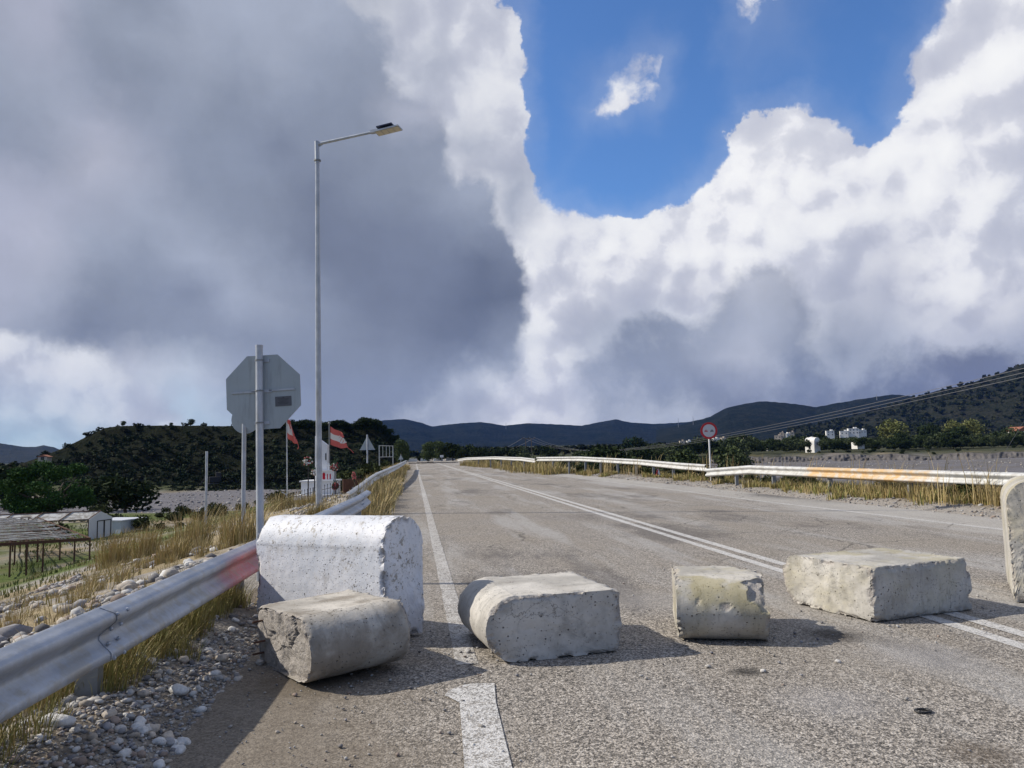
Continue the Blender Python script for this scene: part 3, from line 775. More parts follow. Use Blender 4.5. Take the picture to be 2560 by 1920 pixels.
guardrail('long white guardrail on the right with an orange rust stained stretch', rp, -1, [0, .31, .62, .93, 1], M_white_rail, [.12, .31, .45, .62, .78, .9], wob=.03, lap=.02, group=None)
qp = [(12.3, 31.5, .62), (12.0, 34.0, .68), (12.1, 41.0, .81), (10.69, 49.28, .99), (8.9, 55.7, .99)]
guardrail('white guardrail buckled outwards in the middle distance at the right road edge', qp, -1, [0, .3, .65, 1], M_old_rail, [.15, .28, .4, .5, .6, .7, .8, .9], wob=.06)
q2 = [(8.9, 56.5, .86), (8.6, 62, .98), (8.3, 80, 1.04), (6.6, 97, .95), (5.8, 104, .75)]
guardrail('farthest white guardrail bent across the road end', q2, -1, [0, .5, 1], M_old_rail, [.1, .25, .4, .55, .7], wob=.1)

# ------------------------------------------------------------------ signs and posts
def lean(o, ax, ay): o.rotation_euler = (ax, ay, o.rotation_euler[2])
def b_aluback(nt):
    p = wpos(nt); c = nt.mix(nt.noise(p, 2.5, 5), (.30, .34, .36), (.41, .45, .47)); st_ = nt.noise(nt.n('ShaderNodeMapping', {0: p, 3: (1, 1, .12)}), 14, 6, .65); c = nt.mix(nt.ss(st_, .52, .7, 0, .35), c, (.19, .20, .20)); c = nt.mix(nt.ss(nt.noise(p, 22, 6, .8), .62, .7, 0, .5), c, (.45, .48, .50)); return dict(color=c, metal=.25, rough=nt.lin(nt.noise(p, 6, 4), .3, .7, .42, .6))
M_back = mat('sign_back', build=b_aluback)
M_red = mat('sign_red', (.45, .02, .025), .45); M_white = mat('white_paint', (.74, .74, .73), .55); M_black = mat('sign_black', (.012, .012, .013), .5)
M_plate = mat('grey_label', build=lambda nt: dict(color=(.10, .105, .12), rough=.5)); M_platetxt = mat('label_print', (.045, .047, .055), .5)
def poly_plate(pts, y0, y1): return MB().prism(pts, y0, y1)
def circ(r, n=40, cx=0, cz=0): return [(cx + r * math.cos(2 * math.pi * i / n), cz + r * math.sin(2 * math.pi * i / n)) for i in range(n)]
VY = -YAW
# stop sign seen from behind
d = D(655, 868, 9.0); zg = Tz(d[0], d[1])
t = thing('stop_sign', 'blank grey back of an octagonal road sign on a galvanised pole behind the white block', 'road sign', (d[0], d[1], zg), VY)
topz = d[2] - zg; oz = D(661, 980, 9.0)[2] - zg; a_ = .435
MB().bar((0, 0, -.3), (0, 0, topz), .084, n=20).build('pole', M_galv, t, smooth=True)
MB().bar((0, 0, topz), (0, 0, topz + .025), .088, n=20).build('pole_cap', M_galv, t, smooth=True)
k_ = a_ * math.tan(math.pi / 8)
octp = [(k_, a_), (a_, k_), (a_, -k_), (k_, -a_), (-k_, -a_), (-a_, -k_), (-a_, k_), (-k_, a_)]
ca_, sa_ = math.cos(R(1.6)), math.sin(R(1.6))
octp = [(.028 + p[0] * ca_ - p[1] * sa_, oz + p[0] * sa_ + p[1] * ca_) for p in octp]
MB().prism(octp, .058, .062).build('sign_plate', M_back, t)
MB().prism([(p[0], p[1]) for p in octp], .0625, .0645).build('sign_face', M_red, t)
for hz, w_ in ((oz + .37, .16), (oz + .012, .22), (oz - .36, .16)):
    MB().box((.012, .050, hz), (w_ + .02, .018, .036)).build('clamp', M_galv, t)
    rg = MB()
    for i in range(10):
        a0, a1 = math.pi + math.pi * i / 10, math.pi + math.pi * (i + 1) / 10
        rg.bar((.047 * math.cos(a0), .047 * math.sin(a0), hz), (.047 * math.cos(a1), .047 * math.sin(a1), hz), .006, .016)
    rg.build('clamp_band', M_post, t)
for s_ in (-1, 1):
    MB().bar((.028 + s_ * .07, .048, oz + .012 + s_ * .004), (.028 + s_ * .37, .048, oz + .012 + s_ * .014), .014, .022).build('stiffener', M_galv, t)
lb0 = MB().box((.262, .054, oz - .115), (.19, .004, .115), 0, Matrix.Rotation(R(-1.6), 3, 'Y'))
lb0 = lb0.build('maker_label', M_plate, t)
lb = MB()
for i in range(5): lb.box((.262, .0512, oz - .085 - i * .015), (.13 - .02 * (i % 3), .001, .005))
lb.ball((.262, .0515, oz - .071), .010, 8, 4, (1, .1, .8)); lb.build('label_print', M_platetxt, lb0)
lean(t, 0, R(-.7))
# round sign behind
d = D(609, 1230, 18); zg = Tz(d[0], d[1])
t = thing('round_sign', 'small round road sign seen from behind, half hidden behind the octagonal sign', 'road sign', (d[0], d[1], zg), VY)
cz = D(611, 1048, 18)[2] - zg
MB().bar((0, 0, -.3), (0, 0, cz + .2), .10, n=14).build('pole', M_galv, t, smooth=True)
MB().prism(circ(.335, 36, .01, cz), .055, .06).build('sign_plate', M_back, t)
MB().prism(circ(.335, 36, .01, cz), .0605, .0625).build('sign_face', M_white, t)
MB().box((.01, .045, cz), (.2, .015, .03)).build('clamp', M_post, t)
# lone post
d = D(515, 1270, 40); zg = Tz(d[0], d[1]); tz = D(515, 1128, 40)[2]
t = MB().bar((0, 0, -.3), (0, 0, tz - zg), .13, n=12).build('steel_post', M_galv, None, smooth=True); t.location = (d[0], d[1], zg)
tag(t, 'bare grey steel post with no sign standing in the dry grass left of the signs', 'post')
# street lamp
d = D(798, 1280, 19.5); zg = Tz(d[0], d[1]); d[2] = zg
L_ = lambda px, py, dep=19.5: tuple(np.array(D(px, py, dep)) - d)
t = thing('street_lamp', 'tall grey street lamp with a single arm and flat solar lamp head', 'street lamp', tuple(d))
pt = L_(792, 353)
MB().bar((0, 0, -.2), L_(793.5, 405), .165, n=8, taper=.62).build('lower_pole', M_galv, t)
MB().bar(L_(793.5, 408), pt, .125, n=10, taper=.9).build('upper_pole', M_galv, t, smooth=True)
MB().bar(L_(793.5, 399), L_(793.5, 403), .18, n=10).build('collar', M_post, t)
MB().box((0, 0, .02), (.36, .36, .03)).build('base_plate', M_post, t)
MB().box((.0, -.085, 1.1), (.09, .02, .35)).build('access_hatch', M_post, t)
arm_a, arm_b = L_(795, 360), L_(928, 331, 19.2)
MB().bar(arm_a, arm_b, .075, n=10, taper=.85).build('arm', M_galv, t, smooth=True)
g_ = MB(); A, B_, C3 = Vector(L_(797, 369)), Vector(L_(815, 356)), Vector(L_(797, 357)); nn = Vector((.006 * math.sin(YAW), .006, 0))
g_.add([A - nn, B_ - nn, C3 - nn, A + nn, B_ + nn, C3 + nn], [(0, 1, 2), (5, 4, 3), (0, 3, 4, 1), (1, 4, 5, 2), (2, 5, 3, 0)]); g_.build('gusset', M_galv, t)
MB().bar(L_(927, 330.5, 19.2), L_(946, 327, 19.15), .105, .075).build('arm_joint', M_galv, t)
h0, h1 = Vector(L_(941, 335, 19.15)), Vector(L_(1001, 320, 19.0)); hd = (h1 - h0); hn = hd.cross(Vector((0, 0, 1))).normalized(); hu = hn.cross(hd).normalized()
def slab(a, b, w, th, lift=0.0):
    o_ = MB(); a = a + hu * lift; b = b + hu * lift
    # plate tilted so its lit underside shows to the road
    w1 = hn * w / 2; tt = hu * th
    o_.add([a - w1, b - w1, b + w1, a + w1, a - w1 + tt, b - w1 + tt, b + w1 + tt, a + w1 + tt], [(0, 3, 2, 1), (4, 5, 6, 7), (0, 1, 5, 4), (1, 2, 6, 5), (2, 3, 7, 6), (3, 0, 4, 7)]); return o_
M_lens = mat('lamp_lens', (.55, .50, .38), .4); M_solar = mat('solar_panel', (.018, .025, .06), .25)
slab(h0, h1, .30, .035).build('lamp_head', M_galv, t)
for i in range(4):
    a, b = h0.lerp(h1, .04 + i * .24), h0.lerp(h1, .04 + i * .24 + .21); slab(a, b, .25, .012, -.013).build('led_panel', M_lens, t)
slab(h0.lerp(h1, .12), h0.lerp(h1, .76), .34, .03, .085).build('solar_panel', M_solar, t)
MB().bar(h0.lerp(h1, .3) + hu * .02, h0.lerp(h1, .3) + hu * .09, .03).bar(h0.lerp(h1, .6) + hu * .02, h0.lerp(h1, .6) + hu * .09, .03).build('panel_bracket', M_post, t)
# no overtaking sign
d = D(1776, 1160, 32); zg = Tz(d[0], d[1])
t = thing('no_overtaking_sign', 'round red rimmed sign with a red and a black car on a white pole', 'road sign', (d[0], d[1], zg), VY)
cz = D(1773, 1076.5, 32)[2] - zg; rr_ = .352
MB().bar((0, .03, -.3), (0, .03, cz + .1), .065, n=12).build('pole', M_white, t, smooth=True)
MB().prism(circ(rr_, 48, 0, cz), -.012, -.004).build('rim', M_red, t)
MB().prism(circ(rr_ * .755, 48, 0, cz), -.016, -.0125).build('face', mat('sign_white', (.52, .52, .54), .5), t)
def carp(cx, cz_, s_): return [(cx + x_ * s_, cz_ + z_ * s_) for x_, z_ in [(-.5, -.35), (-.32, -.35), (-.28, -.22), (.28, -.22), (.32, -.35), (.5, -.35), (.52, .02), (.38, .10), (.28, .38), (-.28, .38), (-.38, .10), (-.52, .02)]]
for cx_, mm in ((-.123, M_red), (.123, M_black)):
    cs_ = MB().prism(carp(cx_, cz - .01, .123), -.020, -.0165); cs_ = cs_.build('car_symbol', mm, t)
    MB().prism([(cx_ - .032, cz + .001), (cx_ + .032, cz + .001), (cx_ + .024, cz + .020), (cx_ - .024, cz + .020)], -.023, -.0205).build('windscreen', bpy.data.materials['sign_white'], cs_)
# triangle signs from behind
for px, py, dep, side, lab in ((918, 1086, 45, .9, 'grey triangular road sign seen from behind, right of the memorial flags'), (1002, 1136, 137, .9, 'tiny far triangular road sign seen from behind near the road end')):
    d = D(px, py, dep); zg = Tz(d[0], d[1]); t = thing('triangle_sign', lab, 'road sign', (d[0], d[1], zg), VY)
    h = side * .866; b0 = D(px, py + 39 * 45 / dep, dep)[2] - zg
    MB().prism([(-side / 2, b0), (side / 2, b0), (.03, b0 + h), (-.03, b0 + h)], .05, .055).build('sign_plate', M_back, t)
    MB().prism([(-side / 2, b0), (side / 2, b0), (side / 2, b0 + .03), (-side / 2, b0 + .03)], .02, .05).build('stiffener', M_galv, t)
    MB().bar((0, 0, -.3), (0, 0, b0 + h + .12), .09, n=12).build('pole', M_galv, t, smooth=True)
# empty billboard frame
dA, dB = D(948, 1113, 62), D(982, 1112, 66)
zA = Tz(dA[0], dA[1]); t = thing('sign_frame', 'empty white metal sign frame with upright bars between the two triangular signs', 'sign frame', (dA[0], dA[1], zA))
vb = Vector(dB) - Vector(dA); zt = dA[2] - zA
M_fr = mat('frame_paint', (.42, .43, .42), .6)
for v in (Vector((0, 0, 0)), Vector((vb.x, vb.y, 0))): MB().bar(v + Vector((0, 0, -.3)), v + Vector((0, 0, zt)), .09).build('post', M_fr, t)
for hz in (zt - .03, zt - .95): MB().bar((0, 0, hz), (vb.x, vb.y, hz), .05).build('cross_bar', M_fr, t)
for i in range(1, 4): MB().bar((vb.x * i / 4, vb.y * i / 4, zt - .95), (vb.x * i / 4, vb.y * i / 4, zt - .03), .05).build('upright_bar', M_fr, t)
# little white notice board at the road end
d = D(1103, 1138, 150); zg = 0.0; t = thing('notice_board', 'little white notice board on a post at the far road end', 'sign', (d[0], d[1] - 3, -.1), VY)
MB().box((0, 0, d[2] - .1), (.62, .03, .42)).build('board', M_white, t); MB().box((.05, -.02, d[2] - .1), (.2, .01, .12)).build('print', M_black, t)
MB().bar((0, .04, -.2), (0, .04, d[2] + .1), .07).build('post', M_post, t)

# ------------------------------------------------------------------ memorial
MD = 38.0
def MW(px, py, dep=MD): return Vector(D(px, py, dep))
M_marble = mat('white_marble', build=lambda nt: dict(color=nt.mix(nt.noise(wpos(nt), 2, 6), (.66, .67, .69), (.80, .80, .80)), rough=.5))
base = MW(826, 1240, 38.3); zg = Tz(base.x, base.y) - .0
t = thing('memorial', 'white marble roadside memorial with stepped plinth, slanted pillar and red windows', 'memorial', (base.x, base.y, zg), VY)
sc_ = MD / FPX
def ml(px, py): q = MW(px, py, 38.3) - Vector((base.x, base.y, zg)); return (q.x * math.cos(YAW) - q.y * math.sin(YAW)), q.z
x0, _ = ml(756, 1240); x1, z1 = ml(836, 1203); _, zt1 = ml(756, 1203)
MB().box(((x0 + x1) / 2, .5, z1 / 2 - .2), (x1 - x0, 1.5, z1 + .4)).build('plinth', M_marble, t, bevel=.01)
MB().box(((x0 + x1) / 2, .5, z1 + .03), (x1 - x0 + .14, 1.64, .07)).build('plinth_slab', M_marble, t, bevel=.008)
MB().box(((x0 + x1) / 2 + .2, .4, .02), (x1 - x0 + .9, 2.2, .24)).build('base_step', M_marble, t)
ua, uz = ml(795, 1178); ub, _ = ml(829, 1178)
MB().box(((ua + ub) / 2, .45, (z1 + .06 + uz) / 2), (ub - ua, .8, uz - z1 - .06)).build('shrine_box', M_marble, t, bevel=.008)
MB().box(((ua + ub) / 2, .45, uz + .02), (ub - ua + .08, .88, .04)).build('shrine_slab', M_marble, t)
M_redw = mat('red_window', (.42, .012, .03), .35)
for px, w_ in ((808, .13), (817, .045), (824, .06)):
    xc, _ = ml(px, 1190); zb = z1 + .10; h_ = .34 if w_ > .1 else .28
    poly = [(xc - w_ / 2, zb), (xc + w_ / 2, zb), (xc + w_ / 2, zb + h_ * .75)] + [(xc + w_ / 2 * math.cos(a), zb + h_ * .75 + h_ * .25 * math.sin(a)) for a in np.linspace(.3, math.pi - .3, 6)] + [(xc - w_ / 2, zb + h_ * .75)]
    MB().prism(poly, .035, .055).build('window', M_redw, t)
pa, _ = ml(780, 1200); pb, _ = ml(811, 1200); _, tl = ml(780, 1089); _, tr = ml(811, 1112)
pil = MB().prism([(pa, z1 + .06), (pb, z1 + .06), (pb, tr), (pa, tl)], .5, .85).build('pillar', M_marble, t)
xg, zg2 = ml(806.5, 1142); MB().box((xg, .49, zg2), (.05, .03, .34)).build('inscription_slot', M_black, t)
cx_, cz_ = ml(815, 1165); c_ = MB(); c_.box((cx_, .45, uz + .04 + .17), (.05, .05, .34)); c_.box((cx_, .45, uz + .27), (.13, .045, .045)); c_.build('cross', M_marble, t)
# wreaths
M_leaf = mat('wreath_leaf', (.03, .07, .03), .8)
wc = [mat('flower_pink', (.45, .13, .12), .8), mat('flower_cream', (.55, .50, .44), .8), mat('flower_dark_red', (.18, .02, .03), .8), mat('flower_white', (.70, .68, .66), .8)]
def wreath(px, py, dep, r, lab, stand=True, pal=(0, 1, 2, 3), asp=1.0, top=.25):
    c = MW(px, py, dep); zg = Tz(c.x, c.y)
    t = thing('wreath', lab, 'wreath', (c.x, c.y, zg), VY, None); cz = c.z - zg
    rg = MB()
    for i in range(14):
        a = 2 * math.pi * i / 14; rg.ball((r * .72 * math.cos(a) * asp, 0, cz + r * .72 * math.sin(a)), r * .30, 6, 4)
    rg.build('ring', M_leaf, t)
    k = random.Random(int(px))
    for i in range(26):
        a = 2 * math.pi * i / 26 * 3 + k.uniform(-.1, .1); q = r * k.uniform(.18, .98)
        MB().ball((q * math.cos(a) * asp, -r * k.uniform(.15, .3), cz + q * math.sin(a)), r * k.uniform(.13, .21), 6, 4).build('flower', wc[k.choice(pal)], t)
    s_ = MB(); s_.bar((0, 0, cz + r), (0, 0, cz + r + top), .05, n=5, taper=.1); s_.bar((-.04, .0, cz + r * .8), (-.09, 0, cz + r + .12), .03); s_.bar((.04, 0, cz + r * .8), (.1, 0, cz + r + .1), .03); s_.build('top_spray', M_leaf, t)
    if stand:
        s_ = MB(); s_.bar((0, .05, -.05), (0, .05, cz - r * .7), .045); s_.build('stand', M_iron, t)
wreath(770, 1154, 37.4, .24, 'round pink and cream flower wreath left of the memorial pillar')
wreath(786, 1180, 37.6, .20, 'small pale wreath half hidden behind the street lamp pole', True, (1, 3, 1, 0), .8, .05)
wreath(837, 1167, 37.6, .22, 'red and white flower wreath with green ribbon right of the memorial pillar', True, (0, 0, 1, 2))
wreath(886, 1190, 34.0, .19, 'tall narrow pink wreath tied to the fence corner near the rail', True, (0, 0, 2, 0), .62, .12)
wreath(838, 1215, 36.6, .19, 'dark purple wreath leaning against the memorial plinth', False, (2, 2, 2, 0), .9, .0)
# flags
def b_flag(c0, c1): return lambda nt: dict(color=nt.mix(nt.noise(wpos(nt), 3, 6, .65), c0, c1), rough=.8)
M_fr_ = mat('flag_red', build=b_flag((.50, .085, .075), (.66, .17, .14))); M_fw = mat('flag_white', build=b_flag((.60, .57, .53), (.78, .75, .70)))
def flag(px, ptop, pbase, dep, lab, outl, seed):
    """outl: corner pixels of the cloth: top-hoist, bottom-hoist, bottom-fly, top-fly"""
    b = MW(px, pbase, dep); zg = Tz(b.x, b.y); tp = MW(px - 1, ptop, dep)
    t = thing('flagpole', lab, 'flagpole', (b.x, b.y, zg))
    MB().bar((0, 0, -.2), (tp.x - b.x, tp.y - b.y, tp.z - zg), .065, n=8, taper=.8).build('pole', M_galv if seed == 1 else M_post, t, smooth=True)
    MB().ball((tp.x - b.x, tp.y - b.y, tp.z - zg + .04), .07, 8, 6).build('finial', M_post, t, smooth=True)
    A, B, C3, D4 = [MW(*q, dep) - Vector((b.x, b.y, zg)) for q in outl]
    nu, nv = 26, 24; vs = []; fs = []; mi = []
    for j in range(nv + 1):
        v = j / nv
        for i in range(nu + 1):
            u = i / nu; ue = u * (1 + .06 * mn.noise(Vector((v * 7, seed, 0))) * u)
            L0 = A.lerp(B, v); R0 = D4.lerp(C3, v); p = L0.lerp(R0, ue)
            w_ = math.sin(u * 9 + v * 3 + seed) * .06 * u ** .6 + mn.noise(Vector((u * 4, v * 4, seed))) * .05 * (u ** .5)
            sag = .07 * math.sin(u * math.pi) * (.3 + v)
            vs.append((p.x + w_ * .3, p.y + w_, p.z - sag + w_ * .4))
    me = bpy.data.meshes.new('flag')
    for j in range(nv):
        for i in range(nu):
            if i >= nu - 1 and mn.noise(Vector((j * .9, seed, 4))) > .05: continue
            a = j * (nu + 1) + i; fs.append((a, a + 1, a + nu + 2, a + nu + 1)); v = (j + .5) / nv; u = (i + .5) / nu
            k = 1 if .34 < v < .66 else 0
            if seed == 1: k = 1 if (.22 < v < .72 and u < .75 and not (.45 < u < .6 and v < .4)) else 0
            elif .60 < u < .92 and .30 < v < .7: k = 1 if ((i + j) % 5) else 0
            mi.append(k)
    me.from_pydata(vs, [], fs); me.materials.append(M_fr_); me.materials.append(M_fw); me.polygons.foreach_set('material_index', mi); me.polygons.foreach_set('use_smooth', [True] * len(fs)); me.update()
    fo = link('flag', me, t); md = fo.modifiers.new('thickness', 'SOLIDIFY'); md.thickness = .004
    MB().tube([tuple(C3 + Vector((-.02, 0, .02))), tuple(C3 + Vector((.03 if seed == 1 else .2, 0, -.16))), tuple(C3 + Vector((-.02 if seed == 1 else .3, .02, -.28)))], .012, 4).build('loose_thread', M_fr_, t)
flag(718, 1052, 1238, 38.5, 'thin flagpole with a torn red and white flag beside the octagonal sign', [(717, 1046), (717, 1092), (745, 1109), (725, 1050)], 1)
flag(824, 1060, 1236, 39.2, 'taller dark flagpole with a spread red white red flag behind the memorial', [(826, 1066), (826, 1111), (869, 1119), (858, 1082)], 2)
# iron fence round the memorial: two runs
def fence(lab, A, B, htop, n, brick=None):
    A = Vector(A); B = Vector(B); zg = Tz(A.x, A.y); t = thing('iron_fence', lab, 'fence', (A.x, A.y, zg), 0, None); v = B - A; v.z = 0
    zb = Tz(B.x, B.y) - zg
    for hz in (.12, htop - .16): MB().bar((0, 0, hz), (v.x, v.y, hz + zb), .03, .02).build('rail', M_iron, t)
    pk = MB(); pk.bar((0, 0, .02), (0, 0, htop), .018); pk.ball((0, 0, htop + .02), .022, 5, 4, (1, 1, 2)); pm0 = pk.build('picket', M_iron, t)
    for i in range(1, n):
        o = pm0.copy(); COL.objects.link(o); o.parent = t; o.location = (v.x * i / n, v.y * i / n, zb * i / n)
    for k in (0, .5, 1): MB().bar((v.x * k, v.y * k, -.2), (v.x * k, v.y * k, htop + .05 + zb * k), .045).build('post', M_iron, t)
    return t
fA, fB, fC = MW(705, 1247, 36.5), MW(862, 1240, 36.0), MW(935, 1200, 46)
fence('low black iron picket fence along the front of the memorial', fA, fB, .62, 22)
fence('black iron picket fence along the road side of the memorial', fB, fC, .62, 26)
fence('black iron picket fence along the far left side of the memorial', fA, MW(735, 1222, 44), .60, 16)
tab = MW(880, 1225, 35.5); o = MB().box((0, 0, .33), (.95, .05, .62), R(35)).build('board', M_rust, None); o.name = 'wooden_board'; o.location = (tab.x, tab.y, Tz(tab.x, tab.y)); tag(o, 'dark rusty board leaning at the corner of the memorial fence', 'board')
q = MW(708, 1232, 37); t = thing('small_lamp', 'small tilted solar lamp on a thin post in the grass beside the memorial', 'lamp', (q.x, q.y, Tz(q.x, q.y)))
MB().bar((0, 0, 0), (0, 0, .72), .02).build('post', M_iron, t); MB().box((.07, 0, .73), (.30, .2, .03), 0, Matrix.Rotation(R(30), 3, 'Y')).build('panel', M_galv, t)

# ------------------------------------------------------------------ foliage helpers
def b_leaf(nt, tr=.0):
    c = nt.n('ShaderNodeVertexColor', layer_name='Col').outputs[0]; return dict(color=c, rough=.85)
M_leafy = mat('foliage', build=b_leaf, spec=.08)
def b_bark(nt): return dict(color=nt.mix(nt.noise(opos(nt), 6, 5), (.05, .04, .03), (.13, .10, .075)), rough=.9)
M_bark = mat('bark', build=b_bark)
def leaves(cent, size, rng, flat=.0):
    n = len(cent); a = rng.normal(size=(n, 3)); a /= np.linalg.norm(a, axis=1)[:, None]; b = np.cross(a, rng.normal(size=(n, 3))); b /= np.linalg.norm(b, axis=1)[:, None]
    s = (size * (.6 + .8 * rng.random(n)))[:, None] if np.isscalar(size) else size[:, None] * (.6 + .8 * rng.random((n, 1)))
    V = np.stack([cent - a * s, cent + b * s * .55, cent + a * s, cent - b * s * .55], 1).reshape(-1, 3)
    return V, np.arange(n * 4).reshape(n, 4)
def crown(rng, R3, n, leaf, lobes=9, hollow=.45, dome=False):
    """leaf cloud of several lobes inside an ellipsoid of radii R3, base at z=0"""
    c = []; k = 0
    LB = []
    for i in range(lobes):
        v = rng.normal(size=3); v /= np.linalg.norm(v); r = (.16 + .10 * rng.random()) if dome else (.30 + .35 * rng.random()); LB.append((v * (1 - r) * (1.0 if dome else .85 + .2 * rng.random()), r))
    LB.append((np.zeros(3), .78 if dome else .6))
    per = n // len(LB)
    for v, r in LB:
        u = rng.normal(size=(per, 3)); u /= np.linalg.norm(u, axis=1)[:, None]; q = v + u * (r * (hollow + (1 - hollow) * rng.random((per, 1)) ** .5))
        q += (rng.normal(size=(per, 3)) * .03)
        c.append(q)
    c = np.vstack(c) * np.array(R3) + np.array([0, 0, R3[2] * .92]); c = c[c[:, 2] > 0]
    return c
def tree_meshes(name, R3, n, leaf, c0, c1, seed, lobes=9, trunk=.1, clear=.3, top=None, dome=False):
    rng = np.random.default_rng(seed); c = crown(rng, R3, n, leaf, lobes, dome=dome); c[:, 2] += clear
    V, Q_ = leaves(c, leaf, rng); k = rng.random((len(c), 1)) ** 1.3
    big = np.array([mn.noise(Vector(p) * (1.6 / max(R3))) for p in c])[:, None] * .5 + .5
    f = np.clip(.6 * k + .5 * big, 0, 1)
    col = np.array(c0) * (1 - f) + np.array(c1) * f
    me = mesh_tri(name + '_crown', V, Q_, M_leafy, np.repeat(col, 4, 0))
    mb = MB(); H_ = clear + R3[2] * 1.2
    p = Vector((0, 0, -.3)); rr_ = random.Random(seed)
    q = Vector((rr_.uniform(-.1, .1) * R3[0], rr_.uniform(-.1, .1) * R3[0], clear + R3[2] * .4)); mb.bar(p, q, trunk * 2, n=7, taper=.7)
    for i in range(6):
        a = i * 1.05 + rr_.random(); e = q + Vector((math.cos(a) * R3[0] * .6, math.sin(a) * R3[1] * .6, R3[2] * rr_.uniform(.2, .8))); mb.bar(p.lerp(q, rr_.uniform(.6, 1)), e, trunk * 1.1, n=5, taper=.3)
    mt = bpy.data.meshes.new(name + '_trunk'); mt.from_pydata(mb.v, [], mb.f); mt.materials.append(M_bark)
    return me, mt
def plant_tree(name, ms, loc, s=1.0, rz=0.0, label='', cat='tree', group=None, sz=None):
    t = thing(name, label, cat, loc, rz, group); t.scale = (s, s, sz or s)
    link('crown', ms[0], t); link('trunk', ms[1], t); return t
OL = tree_meshes('olive', (2.4, 2.4, 2.0), 900, .24, (.028, .040, .018), (.085, .105, .050), 1, 8, .16, .5)
OL2 = tree_meshes('olive_b', (2.7, 2.2, 1.8), 900, .24, (.022, .036, .014), (.070, .090, .036), 2, 10, .16, .4)
DK = tree_meshes('dark', (3.2, 3.0, 2.8), 1500, .26, (.010, .018, .008), (.035, .052, .018), 3, 11, .2, .3)
YG = tree_meshes('plane', (3.6, 3.4, 3.4), 1800, .25, (.075, .095, .030), (.20, .20, .075), 4, 12, .22, .8)
CY_ = tree_meshes('cypress', (.75, .75, 4.0), 800, .2, (.008, .016, .008), (.022, .038, .016), 5, 10, .12, .2)
PN = tree_meshes('pine', (5.6, 5.0, 3.1), 24000, .13, (.014, .036, .010), (.062, .125, .030), 6, 26, .35, .2, dome=True)
SB = tree_meshes('shrub', (1.1, 1.1, .8), 420, .16, (.02, .03, .012), (.07, .08, .032), 7, 6, .06, .0)
FT = tree_meshes('eucalyptus', (3.4, 3.2, 4.2), 3200, .24, (.028, .045, .018), (.10, .13, .055), 8, 14, .25, .3)

def at(px, py, dep):
    q = D(px, py, dep); return (q[0], q[1], Tz(q[0], q[1]))
def tree_px(name, ms, px, ytop, dep, h0, label, cat='tree', group=None, wx=1.0):
    """place with its top at pixel row ytop; h0 is the mesh height"""
    q = D(px, ytop, dep); zg = Tz(q[0], q[1]); s = max(.2, (q[2] - zg) / h0)
    return plant_tree(name, ms, (q[0], q[1], zg), s * wx, random.uniform(0, 6), label, cat, group, s)
tree_px('umbrella_pine', PN, 130, 1152, 82, 6.0, 'big rounded bright green pine behind the greenhouse', wx=1.02)
tree_px('dark_pine', DK, 318, 1182, 88, 5.6, 'dark ragged pine right of the big green pine, at the edge of the river bed', wx=1.35)
tree_px('dark_pine', DK, 245, 1178, 100, 5.6, 'dark bushy tree between the green pine and the ragged pine', wx=1.5)
tree_px('dark_pine', DK, 20, 1160, 110, 5.6, 'dark tree behind the left side of the big green pine', wx=1.6)
tree_px('dark_pine', DK, -30, 1150, 120, 5.6, 'dark tree at the very left edge of the photo', wx=1.5)
tree_px('poplar_tree', FT, 1002, 1093, 175, 8.6, 'round green tree at the road end just right of the wooded hill', wx=1.0)
tree_px('poplar_tree', FT, 1070, 1100, 190, 8.6, 'round green tree left of the two beside the notice board', wx=1.15)
tree_px('poplar_tree', FT, 1100, 1098, 200, 8.6, 'round green tree just above the notice board', wx=1.15)
tree_px('dark_conifer', DK, 1132, 1101, 200, 5.6, 'dark tree right of the notice board', wx=1.0)
tree_px('dark_conifer', DK, 1152, 1120, 195, 5.6, 'low dark tree behind the far bent guardrail end', wx=.9)
tree_px('cypress_tree', CY_, 1282, 1114, 260, 8.0, 'slim dark cypress left of the power pylon', wx=.9)
tree_px('cypress_tree', CY_, 1998, 1094, 330, 8.0, 'slim dark cypress left of the white chapel', wx=.7)
tree_px('cypress_tree', CY_, 2044, 1094, 330, 8.0, 'slim dark cypress right of the white chapel', wx=.7)
tree_px('plane_tree', YG, 2232, 1046, 340, 7.2, 'tall yellow green tree standing above the orchard on the right', wx=1.15)
tree_px('plane_tree', YG, 2378, 1048, 380, 7.2, 'broad yellow green tree right of the dark round tree', wx=1.0)
tree_px('plane_tree', YG, 2422, 1046, 380, 7.2, 'rightmost yellow green tree above the orchard', wx=1.1)
tree_px('dark_conifer', DK, 2322, 1051, 380, 5.6, 'dark round tree between the yellow green trees', wx=.8)
rg = random.Random(5)
for i in range(230):                                                  # orchard belt, row by row
    px = rg.uniform(1960, 2600) if i % 3 else rg.uniform(1560, 2000); f = (px - 1500) / 1100
    dep = rg.choice((rg.uniform(313, 345), rg.uniform(320, 430))) if px > 1900 else rg.uniform(250, 420)
    q = D(px, 1120, dep); s = rg.uniform(.95, 1.5) * (1.0 if i % 5 else 1.4)
    o = link('olive_tree', rg.choice((OL, OL2, OL2, OL, DK))[0], None, (q[0], q[1], Tz(q[0], q[1]) - .2)); o.scale = (s, s, s * rg.uniform(.85, 1.2)); o.rotation_euler = (0, 0, rg.uniform(0, 6))
    tag(o, 'small grey green tree in the orchard belt beyond the right river bank', 'tree', 'orchard trees beyond the river')
